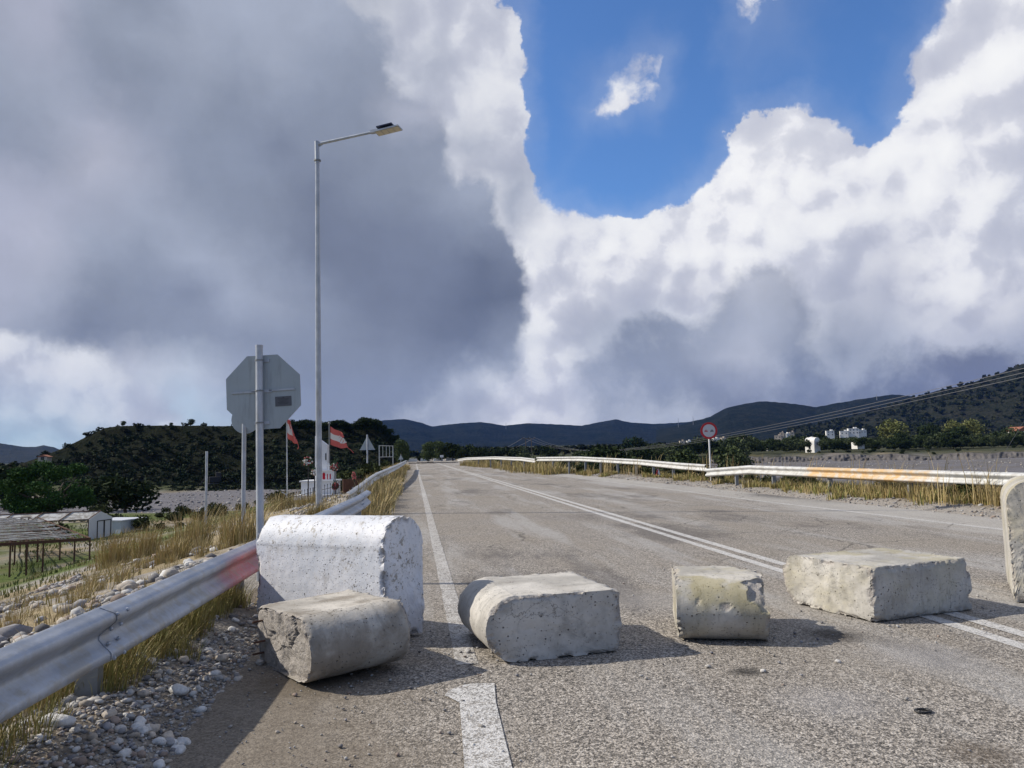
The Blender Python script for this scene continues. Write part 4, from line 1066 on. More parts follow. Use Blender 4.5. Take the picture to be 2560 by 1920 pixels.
for i in range(70):
    px = rg.uniform(1150, 1860); dep = rg.uniform(130, 330)
    q = D(px, 1120, dep); s = rg.uniform(.8, 1.6)
    if q[0] < 13: continue
    o = link('dark_tree', rg.choice((OL2, DK, OL))[0], None, (q[0], q[1], Tz(q[0], q[1]) - .2)); o.scale = (s, s, s * rg.uniform(.7, 1.1)); o.rotation_euler = (0, 0, rg.uniform(0, 6))
    tag(o, 'dark bushy tree in the thicket beyond the far guardrails', 'tree', 'thicket trees beyond the far guardrails')

def merged(ms_list, locs, scales, rots, name, m_=None):
    Vs, Qs, Cs = [], [], []; off = 0; cache = {}
    for me in ms_list:
        if me.name not in cache:
            n = len(me.vertices); v = np.empty(n * 3, np.float32); me.vertices.foreach_get('co', v); c = np.empty(n * 4, np.float32); me.color_attributes['Col'].data.foreach_get('color', c)
            cache[me.name] = (v.reshape(-1, 3), c.reshape(-1, 4)[:, :3])
    for i, (L0, s, a) in enumerate(zip(locs, scales, rots)):
        v, c = cache[ms_list[i % len(ms_list)].name]; ca, sa = math.cos(a), math.sin(a); s = np.asarray(s) * np.ones(3)
        w = v * s; w = np.stack([w[:, 0] * ca - w[:, 1] * sa, w[:, 0] * sa + w[:, 1] * ca, w[:, 2]], -1) + np.array(L0)
        Vs.append(w); Cs.append(c); 
    V = np.vstack(Vs); return mesh_tri(name, V, np.arange(len(V)).reshape(-1, 4), m_ or M_leafy, np.vstack(Cs))
# low poly shrub for far scatter
def lowshrub(n, c0, c1, seed, leaf=.45):
    rng = np.random.default_rng(seed); c = crown(rng, (1, 1, .8), n, leaf, 4); V, Q_ = leaves(c, leaf, rng); f = rng.random((len(c), 1))
    return mesh_tri('far_shrub_source%d' % seed, V, Q_, M_leafy, np.repeat(np.array(c0) * (1 - f) + np.array(c1) * f, 4, 0))
HS = [lowshrub(95, (.016, .026, .015), (.036, .050, .026), 21, .25), lowshrub(90, (.016, .027, .014), (.030, .044, .022), 22, .25), lowshrub(90, (.022, .027, .016), (.044, .046, .028), 23, .25)]
LS = [lowshrub(70, (.012, .018, .008), (.035, .042, .016), 11), lowshrub(60, (.010, .015, .008), (.026, .034, .014), 12), lowshrub(60, (.02, .026, .010), (.06, .06, .025), 13)]
# far wood behind the orchard
for i in range(110):
    px = rg.uniform(1640, 2600); dep = rg.uniform(270, 300) if i % 2 else rg.uniform(296, 312); q = D(px, 1120, dep); s = rg.uniform(.35, 1.15) if i % 2 == 0 else rg.uniform(.15, .4)
    zt_ = Tz(q[0], q[1]) + (2.2 if i % 2 == 0 else 0)
    o = link('bank_bush', rg.choice((OL2, DK, OL))[0], None, (q[0], q[1], zt_ - .5 * s)); o.scale = (s, s, s * rg.uniform(.6, .95)); o.rotation_euler = (0, 0, rg.uniform(0, 6))
    tag(o, 'dark bush on or below the edge of the eroded far river bank', 'bush', 'bushes along the far river bank')
locs, scs, rts = [], [], []
for i in range(900):
    px = rg.uniform(900, 2700); dep = rg.uniform(430, 900); q = D(px, 1120, dep); s = rg.uniform(2.2, 4.2); locs.append((q[0], q[1], Tz(q[0], q[1]))); scs.append((s, s, s * .9)); rts.append(rg.uniform(0, 6))
o = link('far_wood', merged(LS, locs, scs, rts, 'far_wood')); tag(o, 'dark mass of far olive groves and scrub at the foot of the mountains', 'wood', kind='stuff')

# ------------------------------------------------------------------ hills
def b_hill(c0, c1, c2, sc, rock=.0, rockc=(.30, .27, .23)):
    def f(nt):
        p = wpos(nt); n1 = nt.noise(p, sc, 8, .65); n2 = nt.noise(p, sc * 6, 6, .7)
        c = nt.mix(nt.ss(n1, .35, .65), c0, c1); c = nt.mix(nt.ss(n2, .48, .62), c, c2)
        if rock: c = nt.mix(nt.ss(nt.noise(nt.n('ShaderNodeMapping', {0: p, 3: (1, 1, 2.5)}), sc * 3.2, 9, .75), 1 - rock, 1.08 - rock), c, rockc)
        return dict(color=c, rough=.95, height=nt.math('ADD', n1, n2), dist=.35 / sc, strength=1.0)
    return f
def ridge(name, pts, dep, front, m_, back=.5, rough=.12, seed=0, zb=-4.0, nseg=220, cliff=0.0, depf=None):
    """pts: skyline pixels at distance dep; slopes fall towards the viewer over `front` metres"""
    P = []; pts = sorted(pts); xs_ = np.linspace(pts[0][0], pts[-1][0], nseg)
    ysk = np.interp(xs_, [p[0] for p in pts], [p[1] for p in pts])
    ts = np.concatenate([np.linspace(-front, 0, 44), np.linspace(0, back * front, 8)[1:]]); V = []
    for i, (a, b) in enumerate(zip(xs_, ysk)):
        dd = dep if depf is None else depf(a)
        q = D(a, b, dd); rad = np.array([q[0], q[1]]); rn = np.linalg.norm(rad); u = rad / rn
        for t_ in ts:
            k = 1 - abs(t_) / (front if t_ <= 0 else back * front)
            xx, yy = rad + u * t_
            prof = k ** 1.25 if not cliff else (1 - (1 - min(1, k * 1.02)) ** 1.0) ** 1.1
            if cliff and t_ <= 0: prof = (.80 * (k / .86) ** 1.15 if k < .86 else .80 + .2 * float(sst(np.array(k), .86, .93)))
            h = (q[2] - zb)
            nz = (mn.fractal(Vector((xx, yy, seed * 50)) * (3.2 / front), 1.0, 2.0, 6) * rough * h) * (4 * k * (1 - k) if t_ <= 0 else 1) * 1.3
            gully = -abs(mn.noise(Vector((xx, yy, seed * 9)) * (5.0 / front))) * rough * 1.6 * h * (4 * k * (1 - k)) if t_ <= 0 else 0
            z = zb + h * prof + nz + gully
            if t_ == 0: z = q[2] + .012 * h * mn.noise(Vector((xx, yy, 1)) * (60 / front))
            V.append((xx, yy, z))
    nt_ = len(ts); idx = np.arange(nseg * nt_).reshape(nseg, nt_)
    Q_ = np.stack([idx[:-1, :-1], idx[:-1, 1:], idx[1:, 1:], idx[1:, :-1]], -1).reshape(-1, 4)[:, ::-1]
    V = np.array(V); o = link(name, mesh_tri(name, V, Q_, m_, None, True)); tag(o, kind='structure'); return V.reshape(nseg, nt_, 3)
M_h1 = mat('far_mountain', build=b_hill((.012, .019, .016), (.026, .032, .024), (.007, .011, .009), .012, .22, (.07, .07, .07)), spec=.02)
M_h2 = mat('mountain_wood', build=b_hill((.014, .021, .015), (.030, .034, .024), (.007, .012, .008), .02, .22, (.08, .075, .07)), spec=.02)
M_h3 = mat('near_mountain_scrub', build=b_hill((.030, .036, .024), (.048, .048, .034), (.018, .024, .015), .035, .34, (.17, .155, .14)), spec=.02)
M_hl = mat('left_hill_scrub', build=b_hill((.022, .028, .018), (.034, .036, .023), (.016, .022, .013), .12, .14, (.09, .055, .042)), spec=.02)
M_hb = mat('far_blue_hill', build=b_hill((.05, .06, .05), (.07, .075, .06), (.05, .06, .05), .006), spec=.02)
ridge('mountain', [(840, 1085), (925, 1058), (948, 1052), (1010, 1047), (1050, 1056), (1080, 1066), (1150, 1058), (1205, 1055), (1262, 1064), (1320, 1058), (1370, 1060), (1420, 1062), (1455, 1064), (1500, 1055), (1538, 1048), (1575, 1056), (1640, 1060), (1720, 1055), (1800, 1040), (1900, 1035)], 3600, 1500, M_h1, rough=.10, seed=1, zb=-10)
ridge('mountain', [(1640, 1075), (1700, 1062), (1750, 1050), (1775, 1042), (1820, 1018), (1880, 1006), (1915, 1003), (1960, 1007), (2010, 1012), (2040, 1018), (2090, 1008), (2150, 998), (2230, 986), (2262, 988), (2330, 1000), (2420, 1000), (2700, 1000)], 2500, 1100, M_h2, rough=.10, seed=2, zb=-10)
near_hill = ridge('mountain', [(1980, 1075), (2060, 1058), (2130, 1042), (2200, 1022), (2270, 1000), (2340, 978), (2400, 965), (2450, 950), (2490, 937), (2530, 920), (2570, 905), (2650, 880), (2760, 850), (2900, 830), (3100, 835)], 1350, 620, M_h3, rough=.13, seed=3, zb=-2)
ridge('blue_hill', [(-500, 1090), (-300, 1095), (-100, 1104), (0, 1108), (60, 1117), (90, 1117), (108, 1113), (135, 1118), (160, 1128), (230, 1150), (330, 1170)], 3200, 1100, M_hb, rough=.05, seed=4, zb=-10)
lh = ridge('left_hill', [(-420, 1150), (-200, 1158), (0, 1164), (60, 1157), (110, 1140), (150, 1124), (200, 1100), (240, 1080), (262, 1070), (300, 1065), (380, 1064), (470, 1064), (560, 1066), (640, 1062), (700, 1058), (760, 1060), (820, 1060), (880, 1064), (925, 1060), (955, 1068), (985, 1092), (1005, 1115), (1018, 1140)], 215, 60, M_hl, back=.9, rough=.10, seed=5, zb=-5.3, nseg=260, cliff=1)
# scrub on the left hill
hv = lh[:, :44].reshape(-1, 3); sel = lh[RNG.integers(0, 260, 4600), np.minimum(RNG.integers(0, 43, 4600), RNG.integers(0, 60, 4600))] + np.concatenate([RNG.normal(size=(4600, 2)) * .9, np.zeros((4600, 1))], 1)
sel[:, 2] -= .35
scs = [(s, s, s * .85) for s in RNG.uniform(.45, 1.25, len(sel)) ** 1.3]
o = link('hill_scrub', merged(HS, sel, scs, RNG.uniform(0, 6, len(sel)), 'hill_scrub')); tag(o, 'dense dark scrub covering the hill on the left', 'scrub', kind='stuff')
# trees on its ridge
for px, yt, s, lab in ((306, 1051, 1.0, 'leftmost lone tree on the crest of the dark hill'), (426, 1055, .95, 'low lone tree in the middle of the hill crest'), (475, 1046, 1.0, 'round lone tree on the hill crest left of the octagonal sign')):
    q = D(px, 1064, 214); h = (1066 - yt) * 214 / FPX
    t = thing('crest_tree', lab, 'tree', (q[0], q[1], q[2] - .35)); t.scale = (h / 4.2 * 1.1,) * 2 + (h / 3.9,); link('crown', OL2[0], t, (0, 0, .2)); link('trunk', OL2[1], t)
k_ = 0
for px, yt in ((700, 1052), (722, 1050), (742, 1053), (757, 1048), (772, 1047), (790, 1052), (815, 1052), (835, 1049), (852, 1048), (870, 1055), (902, 1048), (918, 1041), (932, 1046), (948, 1058), (965, 1070), (985, 1086), (1000, 1108)):
    for dd in (212, 205):
        q = D(px + rg.uniform(-6, 6), yt, dd); s = rg.uniform(.7, 1.0) * (1.25 if 895 < px < 940 else 1)
        o = link('crest_shrub', DK[0], None, (q[0], q[1], q[2] - 5.4 * s * .62)); o.scale = (s * .8, s * .8, s * .62); o.rotation_euler = (0, 0, rg.uniform(0, 6))
        tag(o, 'dark bushy tree on the right half of the left hill crest', 'tree', 'trees on the crest of the left hill')
# scrub dots on the near mountain
hv = near_hill[:, 4:46].reshape(-1, 3); sel = hv[RNG.integers(0, len(hv), 2600)] + np.concatenate([RNG.normal(size=(2600, 2)) * 6.0, np.zeros((2600, 1))], 1); sel[:, 2] -= 1.2
scs = [(s, s, s) for s in RNG.uniform(2.2, 5.0, len(sel))]
o = link('mountain_scrub', merged(LS, sel, scs, RNG.uniform(0, 6, len(sel)), 'mountain_scrub')); tag(o, 'dark bushes dotted over the stony mountain on the right', 'scrub', kind='stuff')
# masts on the skyline
for px, yb, yt in ((1265, 1066, 1056), (1696, 1062, 1046), (1733, 1056, 1041), (2192, 994, 984)):
    a, b = D(px, yb, 2400), D(px, yt, 2400); o = MB().bar((0, 0, -8), (0, 0, b[2] - a[2]), 1.6, n=4, taper=.3).build('radio_mast', M_post); o.location = tuple(a); tag(o, 'thin radio mast on the mountain skyline', 'mast', 'radio masts on the mountain skyline')

# ------------------------------------------------------------------ village
M_wall = mat('whitewash', build=lambda nt: dict(color=nt.mix(nt.noise(wpos(nt), .3, 5), (.66, .64, .60), (.78, .77, .74)), rough=.8))
M_wallc = mat('cream_wall', (.52, .44, .35), .85); M_win = mat('window_dark', (.03, .035, .04), .3); M_roof = mat('roof_tile', (.30, .12, .07), .85); M_net = mat('green_netting', (.02, .24, .19), .8)
def house(px, py, dep, w, h, lab, m_=None, floors=1, roof=None, name='house', rot=None):
    q = D(px, py, dep); zz = min(q[2], Tz(q[0], q[1]) + 40); t = thing(name, lab, 'building', (q[0], q[1], q[2]), VY + (rot if rot is not None else rg.uniform(-.4, .4)))
    m_ = m_ or M_wall
    if dep > 600: w *= .55; h *= .72
    MB().box((0, 0, (h - 8) / 2), (w, w * .7, h + 8)).build('wall', m_, t)
    n = max(1, int(w / 3))
    for fl in range(floors):
        for i in range(n):
            MB().box((-w / 2 + w * (i + .5) / n, -w * .35 - .03, h * (fl + .55) / floors), (.9, .08, 1.1)).build('window', M_win, t)
    if roof == 'tile':
        MB().prism([(-w / 2 - .4, h), (w / 2 + .4, h), (0, h + w * .22)], -w * .38, w * .38).build('roof', M_roof, t)
    else:
        r_ = MB(); r_.box((0, 0, h + .15), (w + .3, w * .7 + .3, .3)); r_.box((w * .2, .2, h + .9), (w * .3, w * .3, 1.3)); r_.build('roof', m_, t)
    return t
house(1585, 1112, 900, 15, 9, 'building wrapped in green netting above the trees', M_net, 2)
house(1572, 1110, 905, 6, 4, 'small pale building left of the green netted one', M_wallc)
for i, (px, py, w, h, c) in enumerate([(1790, 1107, 12, 6, 0), (1808, 1104, 9, 5, 1), (1868, 1103, 12, 5, 1), (1945, 1098, 12, 5, 1), (1955, 1096, 7, 8, 1), (1968, 1095, 9, 6, 0), (1980, 1093, 8, 7, 1), (2075, 1090, 14, 7, 0), (2110, 1089, 14, 6, 0), (2133, 1086, 18, 8, 0), (2145, 1088, 12, 6, 0), (2156, 1086, 12, 6, 0), (1705, 1110, 9, 4, 1), (1722, 1110, 8, 4, 0)]):
    kind = 'cream' if c else 'white'
    house(px, py, 780, w, h, ['%s village house with flat roof, leftmost of the main cluster' % kind, 'narrow %s village house second in the cluster' % kind, 'low %s village house standing alone among dark trees' % kind, 'wide %s house left in the middle village row' % kind, 'tall narrow %s house in the middle village row' % kind, '%s house right of the tall narrow one' % kind, 'tall %s house at the end of the middle village row' % kind, 'bright %s house left of the big white group on the slope' % kind, 'low %s house between the bright one and the white group' % kind, 'largest %s house of the group on the right slope' % kind, '%s annex in front of the largest house' % kind, '%s house at the right end of the slope group' % kind, 'small %s house right of the green netted building' % kind, 'small %s house nearest the no overtaking sign' % kind][i], M_wallc if c else M_wall, 2 if h > 6 else 1)
# chapel
q = D(2032, 1124, 303); zg = q[2]; t = thing('chapel', 'small white domed chapel on the far river bank', 'chapel', (q[0], q[1], zg), VY + .5)
MB().box((0, 0, .6), (3.4, 4.6, 5.2)).build('wall', M_wall, t, bevel=.2)
mb_ = MB(); mb_.bar((0, -2.3, 3.1), (0, 2.3, 3.1), 3.4, n=16); mb_.build('vaulted_roof', M_wall, t, smooth=True)
MB().ball((0, .2, 3.6), 1.5, 14, 8).build('dome', M_wall, t, smooth=True); MB().box((-1.72, 0, 1.1), (.08, .9, 1.9)).build('door', M_win, t); MB().box((0, -2.33, 2.3), (.5, .08, .9)).build('window', M_win, t)
q = D(2145, 1118, 310); t = thing('white_shed', 'plain white square shed on the far river bank right of the chapel', 'shed', (q[0], q[1], q[2]), VY + .35)
MB().box((0, 0, .6), (3.6, 3.2, 2.6)).build('wall', M_wall, t); MB().box((0, 0, 1.95), (3.7, 3.3, .12)).build('roof', M_wall, t); MB().box((-1.2, -1.63, .8), (.7, .06, 1.5)).build('door', M_wallc, t)
q = D(1925, 1124, 300); t = thing('water_tanks', 'pair of small white tanks on posts at the river bank', 'tank', (q[0], q[1], q[2])); 
for dx in (-.9, .9): MB().bar((dx, 0, -.5), (dx, 0, 1.3), .9, n=10).build('tank', M_wall, t)
house(2545, 1090, 420, 11, 2.6, 'low building with red tiled roof at the right edge among the orchard', M_wall, 1, 'tile')
house(112, 1147, 205, 2.6, .5, 'tiny pale tile roofed hut on the left shoulder of the hill', M_wallc, 1, 'tile')
# broken asphalt at the road end
M_slab = mat('broken_asphalt', build=lambda nt: dict(color=nt.mix(nt.noise(wpos(nt), 3, 6), (.035, .028, .024), (.13, .11, .09)), rough=.9))
for i in range(14):
    x = rg.uniform(-1.2, 7.5); o = MB(); o.box((0, 0, 0), (rg.uniform(1, 2.4), rg.uniform(.8, 1.8), rg.uniform(.2, .4)), rg.uniform(-.4, .4), Matrix.Rotation(rg.uniform(-.5, .3), 3, 'X')); o = o.build('asphalt_slab', M_slab, None, bevel=.04)
    o.location = (x, rg.uniform(149.2, 151.5), rg.uniform(-.5, .12)); tag(o, 'tilted slab of broken asphalt at the collapsed end of the road', 'asphalt slab', 'broken asphalt slabs at the road end')
for i in range(7):
    o = MB(); o.box((0, 0, .35), (2.4, .5, .7)); o.box((0, 0, .1), (2.6, .8, .2)); o = o.build('far_barrier', M_wall, None, bevel=.05); o.location = (-.5 + i * 3.3, 200 + rg.uniform(-4, 4), .1); tag(o, 'small pale barrier block on the road beyond the collapse', 'barrier', 'barriers beyond the road collapse')

# ------------------------------------------------------------------ power line
M_wire = mat('wire', (.20, .20, .21), .5, .5)
PD = 430.0
pb = D(1322, 1130, PD); pz = Tz(pb[0], pb[1]); t = thing('power_pylon', 'H shaped wooden power line pylon in the distance left of centre right', 'pylon', (pb[0], pb[1], pz), VY)
hh = D(1322, 1096, PD)[2] - pz
for dx in (-1.6, 1.6): MB().bar((dx, 0, -.5), (dx, 0, hh), .38, n=6).build('pole', M_bark, t)
MB().box((0, 0, hh - .2), (7.5, .3, .35)).build('cross_arm', M_bark, t)
for dx in (-3.3, 0, 3.3): MB().bar((dx, 0, hh), (dx, 0, hh + .7), .3, n=6).build('insulator', M_dark, t)
for i, (ax, yr) in enumerate(((1309, 868), (1322, 880), (1336, 892))):
    A = Vector(D(ax, 1093, PD)); B = Vector(D(2780, yr, 52 + i * 2)); pts = []
    sag = 7.2
    for k in range(61):
        u = k / 60; p = A.lerp(B, u); p.z -= sag * 4 * u * (1 - u); pts.append(tuple(p))
    mb_ = MB()
    for k in range(60): mb_.bar(pts[k], pts[k + 1], .05 if k < 40 else .035, n=4)
    o = mb_.build('power_cable', M_wire); tag(o, 'power cable, %s of the three hanging across the right hillside' % ('topmost', 'middle one', 'lowest')[i], 'cable', 'three power cables')
for i, ax in enumerate((1309, 1336)):
    A = Vector(D(ax, 1094, PD)); B = Vector(D(1120 + i * 12, 1118, 700)); pts = [A.lerp(B, k / 12) - Vector((0, 0, 9 * 4 * (k / 12) * (1 - k / 12))) for k in range(13)]
    o = MB().tube([tuple(p) for p in pts], .06, 4).build('power_cable', M_wire); tag(o, 'thin power cable running left from the distant pylon, %s' % ('upper' if i == 0 else 'lower'), 'cable')
A, B = D(2580, 1020, 120), D(2515, 1126, 120); o = MB().bar(tuple(A), tuple(B), .03, n=4).build('stay_wire', M_wire); tag(o, 'thin slanting stay wire above the river bank at the right edge', 'cable')

# ------------------------------------------------------------------ greenhouse
M_poly = mat('dirty_sheet', build=lambda nt: dict(color=nt.mix(nt.ss(nt.noise(wpos(nt), 2.5, 7, .65), .42, .6), (.50, .50, .48), (.25, .23, .20)), rough=.6))
M_sheet = mat('white_sheet', build=lambda nt: dict(color=nt.mix(nt.noise(wpos(nt), 1.2, 6, .65), (.44, .47, .52), (.62, .64, .68)), rough=.55))
GH = 50.0
a0 = Vector(D(220, 1352, GH)); a1 = Vector(D(279, 1337, GH + 2.3)); zg = Tz(a0.x, a0.y) 
zg = a0.z
gv = (a1 - a0); gv.z = 0; gw = gv.length; lv = Vector((-gv.y, gv.x, 0)).normalized()
# length runs back to the left
lv = Vector((math.cos(R(190)) , math.sin(R(190)), 0))
def GP(u, l, z): return a0 + gv * u + lv * l + Vector((0, 0, z))
eh = 1.35; rh = D(252, 1279, GH + 1)[2] - zg; GL = 8.5
t = thing('greenhouse', 'small derelict greenhouse with a white gable and two framed doors', 'greenhouse', tuple(GP(0, 0, 0)))
def rel(p): return tuple(p - a0)
def face(name, pts, m_, th=.03):
    P_ = [Vector(rel(p)) for p in pts]; n_ = (P_[1] - P_[0]).cross(P_[2] - P_[0]).normalized() * th
    n = len(P_); MB().add([p for p in P_] + [p + n_ for p in P_], [tuple(range(n)), tuple(range(n, 2 * n))[::-1]] + [(i, (i + 1) % n, (i + 1) % n + n, i + n) for i in range(n)]).build(name, m_, t)
face('gable_wall', [GP(0, 0, -.6), GP(1, 0, -.6), GP(1, 0, eh), GP(.5, 0, rh), GP(0, 0, eh)], M_sheet)
for i in range(5):
    l0, l1 = GL * i / 5 + .02, GL * (i + 1) / 5 - .03
    face('roof_sheet', [GP(0, l0, eh), GP(0, l1, eh - .02 * i), GP(.5, l1, rh), GP(.5, l0, rh)], M_poly)
    face('roof_sheet', [GP(1, l0, eh), GP(.5, l0, rh), GP(.5, l1, rh), GP(1, l1, eh)], M_poly)
for i in range(6):
    l = GL * i / 5; MB().bar(rel(GP(0, l, eh + .05)), rel(GP(.5, l, rh + .05)), .04).build('rafter', M_rust, t)
    MB().bar(rel(GP(0, l, -.6)), rel(GP(0, l, eh)), .05).build('side_post', M_rust, t)
for z_, u_ in ((eh, 0), (rh, .5)): MB().bar(rel(GP(u_, 0, z_ + .03)), rel(GP(u_, GL, z_ + .03)), .05).build('purlin', M_rust, t)
for u0_, u1_ in ((.34, .62), (.64, .92)):
    for A_, B2 in (((u0_, -.5), (u0_, 1.2)), ((u1_, -.5), (u1_, 1.2)), ((u0_, 1.2), (u1_, 1.2))):
        MB().bar(rel(GP(A_[0], -.05, A_[1])), rel(GP(B2[0], -.05, B2[1])), .05).build('door_frame', M_iron, t)
ex0 = Vector(D(280, 1312, 56)); ex = thing('white_cabin', 'low white cabin built against the back of the greenhouse', 'shed', (ex0.x, ex0.y, ex0.z - 1.6), VY - .25)
MB().box((.55, 0, .9), (2.6, 2.4, 2.1)).build('wall', M_sheet, ex); MB().box((.55, 0, 2.0), (2.75, 2.55, .08)).build('roof', M_sheet, ex)
for xx_ in (.0, 1.0): MB().box((xx_, -1.22, .9), (.05, .03, 1.9)).build('joint_strip', M_iron, ex)
# collapsed pergola frame in front
fo_ = Vector(D(-20, 1300, 40)); zf = Tz(fo_.x, fo_.y)
t = thing('pergola_frame', 'rusty collapsed shade frame on thin posts with grey slats, left of the greenhouse', 'frame', (0, 0, 0))
corners = [(-40, 1300, 44), (90, 1292, 44), (225, 1345, 37), (-60, 1362, 34)]
Cn = [Vector(D(*c_)) for c_ in corners]
def FPp(u, v): return Cn[0].lerp(Cn[1], u).lerp(Cn[3].lerp(Cn[2], u), v)
for i in range(46):
    v = (i + .3) / 46; k = rg.uniform(-.03, .03); u0, u1 = rg.uniform(0, .12), rg.uniform(.82, 1.0)
    if i % 7 == 3: u1 -= .3
    a, b = FPp(u0, v), FPp(u1, min(1, max(0, v + k))); a.z += .05; b.z += .05; MB().bar(a, b, .10 * rg.uniform(.5, 1.1), .02).build('slat', M_poly if i % 5 else M_rust, t)
for i in range(8):
    u = i / 7; MB().bar(FPp(u, 0), FPp(u, 1), .05).build('rafter', M_rust, t)
for i in range(8):
    for v in (0, .5, 1):
        if (i + int(v * 2)) % 4 == 3: continue
        p = FPp(i / 7, v); MB().bar((p.x, p.y, Tz(p.x, p.y) - .2), p, .06).build('post', M_rust, t)
MB().bar(FPp(0, 1) - Vector((0, 0, .05)), FPp(1, 1) - Vector((0, 0, .05)), .06, .14).build('front_beam', M_rust, t)
for i in range(6):
    a = FPp(.85 + .03 * i, .3 + .1 * i); b = Vector(D(150 + 14 * i, 1350 + (i % 3) * 6, 40)); MB().bar(a, b, .07, .03).build('fallen_slat', M_poly, t)
t = thing('pergola_frame', 'second lower shade frame at the left edge behind the first', 'frame', (0, 0, 0))
Cn = [Vector(D(*c_)) for c_ in [(-60, 1290, 54), (50, 1290, 54), (60, 1300, 48), (-60, 1305, 47)]]
for i in range(12): MB().bar(FPp(0, i / 12), FPp(1, i / 12), .07, .02).build('slat', M_poly, t)
for i in range(5): p = FPp(i / 4, 1); MB().bar((p.x, p.y, Tz(p.x, p.y) - .2), p, .05).build('post', M_rust, t)
# far digger like box in the river bed
q = at(540, 1212, 165); t = thing('excavator', 'small dark excavator parked at the far edge of the river bed', 'excavator', q, .3)
MB().box((0, 0, .45), (3.0, 2.0, .7)).build('track', M_iron, t, bevel=.15); MB().box((-.3, 0, 1.5), (2.2, 1.8, 1.2)).build('body', M_dark, t, bevel=.1); MB().box((.5, .3, 2.4), (1.1, 1.0, 1.2)).build('cab', M_iron, t, bevel=.08)
MB().bar((1, 0, 1.6), (-2.2, 0, 1.9), .3).bar((-2.2, 0, 1.9), (-3.2, 0, .4), .25).build('arm', M_iron, t)

# ------------------------------------------------------------------ stones
def ico(sub, seed, squash=.62):
    bm = bmesh.new(); bmesh.ops.create_icosphere(bm, subdivisions=sub, radius=1.0)
    for v in bm.verts:
        n = 1 + .28 * mn.noise(v.co * 1.3 + Vector((seed * 5, 0, 0))) + .10 * mn.noise(v.co * 3.1 + Vector((seed, 9, 0))); v.co = Vector((v.co.x * n, v.co.y * n * .78, v.co.z * n * squash))
    V = np.array([tuple(v.co) for v in bm.verts]); F = np.array([[v.index for v in f.verts] for f in bm.faces]); bm.free(); return V, F
def b_stone(nt):
    c = nt.n('ShaderNodeVertexColor', layer_name='Col').outputs[0]; p = wpos(nt)
    f = nt.lin(nt.noise(p, 40, 5, .6), .3, .7, .78, 1.12); return dict(color=nt.mix(1.0, c, nt.comb(f, f, f), 'MULTIPLY'), rough=.8, height=nt.noise(p, 90, 4), dist=.003)
M_stone = mat('stone', build=b_stone)
SCOL = np.array([[.50, .48, .45], [.42, .39, .35], [.34, .33, .33], [.27, .26, .27], [.47, .41, .34], [.20, .19, .19], [.56, .55, .53], [.36, .28, .23]])
def scatter_stones(name, XY, size, sub, seed, lift=.25, label='', zfun=T):
    rng = np.random.default_rng(seed); shapes = [ico(sub, k, .45 + .06 * (k % 4)) for k in range(7)]; n = len(XY); Z = zfun(XY[:, 0], XY[:, 1])
    Vs, Fs, Cs = [], [], []; off = 0
    for k in range(7):
        m_ = np.arange(n) % 7 == k; xy = XY[m_]; s = size[m_]; z = Z[m_]; sv, sf = shapes[k]; a = rng.random(len(xy)) * 6.28; tl = rng.normal(size=len(xy)) * .35
        ca, sa = np.cos(a)[:, None], np.sin(a)[:, None]; st_ = (rng.random((len(xy), 1, 3)) * .6 + .7)
        v = sv[None] * st_ * s[:, None, None]; x, y, zz = v[..., 0], v[..., 1], v[..., 2]
        y2 = y * np.cos(tl)[:, None] - zz * np.sin(tl)[:, None]; z2 = y * np.sin(tl)[:, None] + zz * np.cos(tl)[:, None]
        w = np.stack([x * ca - y2 * sa + xy[:, :1], x * sa + y2 * ca + xy[:, 1:2], z2 + z[:, None] + (s * lift)[:, None]], -1)
        Vs.append(w.reshape(-1, 3)); Fs.append((sf[None] + (np.arange(len(xy)) * len(sv))[:, None, None]).reshape(-1, 3) + off); off += w.shape[0] * w.shape[1]
        c = SCOL[rng.integers(0, len(SCOL), len(xy))] * rng.uniform(.55, 1.0, (len(xy), 1)); Cs.append(np.repeat(c, len(sv), 0))
    o = link(name, mesh_tri(name, np.vstack(Vs), np.vstack(Fs), M_stone, np.vstack(Cs), True)); tag(o, label, 'gravel', kind='stuff'); return o
rs = np.random.default_rng(3)
def band(n, x0, x1, y0, y1, px=1.0, py=1.0):
    return np.stack([x0 + (x1 - x0) * rs.random(n) ** px, y0 + (y1 - y0) * rs.random(n) ** py], -1)
XY = np.vstack([band(22000, -1.12, -3.2, 2.2, 7.4, 1.0, 1.1), band(2500, -.8, -1.5, 2.6, 7.5, .7)]); keep = (fbm(XY[:, 0] * 2, XY[:, 1] * 2, 3, 8) > -.12); XY = XY[keep]
scatter_stones('gravel', XY, rs.gamma(1.6, .0042, len(XY)) + .003, 1, 1, .3, 'grey river gravel spilled between the guardrail and the asphalt')
XY = band(550, -1.2, -2.6, 2.4, 7.2); XY = XY[fbm(XY[:, 0] * 1.5, XY[:, 1] * 1.5, 2, 5) > -.02]
scatter_stones('gravel', XY, rs.uniform(.016, .032, len(XY)), 2, 2, .45, 'rounded pebbles lying on the gravel beside the guardrail')
XY = np.vstack([band(9000, -2.2, -9, 6, 22, 1, 1.1), band(3500, -1.5, -5, 16, 34)]); XY = XY[fbm(XY[:, 0] * .45, XY[:, 1] * .45, 3, 14) > .0]
scatter_stones('gravel', XY, rs.gamma(2.2, .016, len(XY)) + .012, 1, 3, .3, 'pale stones scattered over the grassy bank left of the guardrail')
XY = np.vstack([band(8000, 10.4, 13.5, 10, 50), band(3000, 9.7, 11.2, 8, 60)])
scatter_stones('gravel', XY, rs.gamma(2.0, .006, len(XY)) + .007, 1, 4, .3, 'pale grit and stones along the right road edge')
z00 = lambda a, b: np.zeros(len(a)) + .003
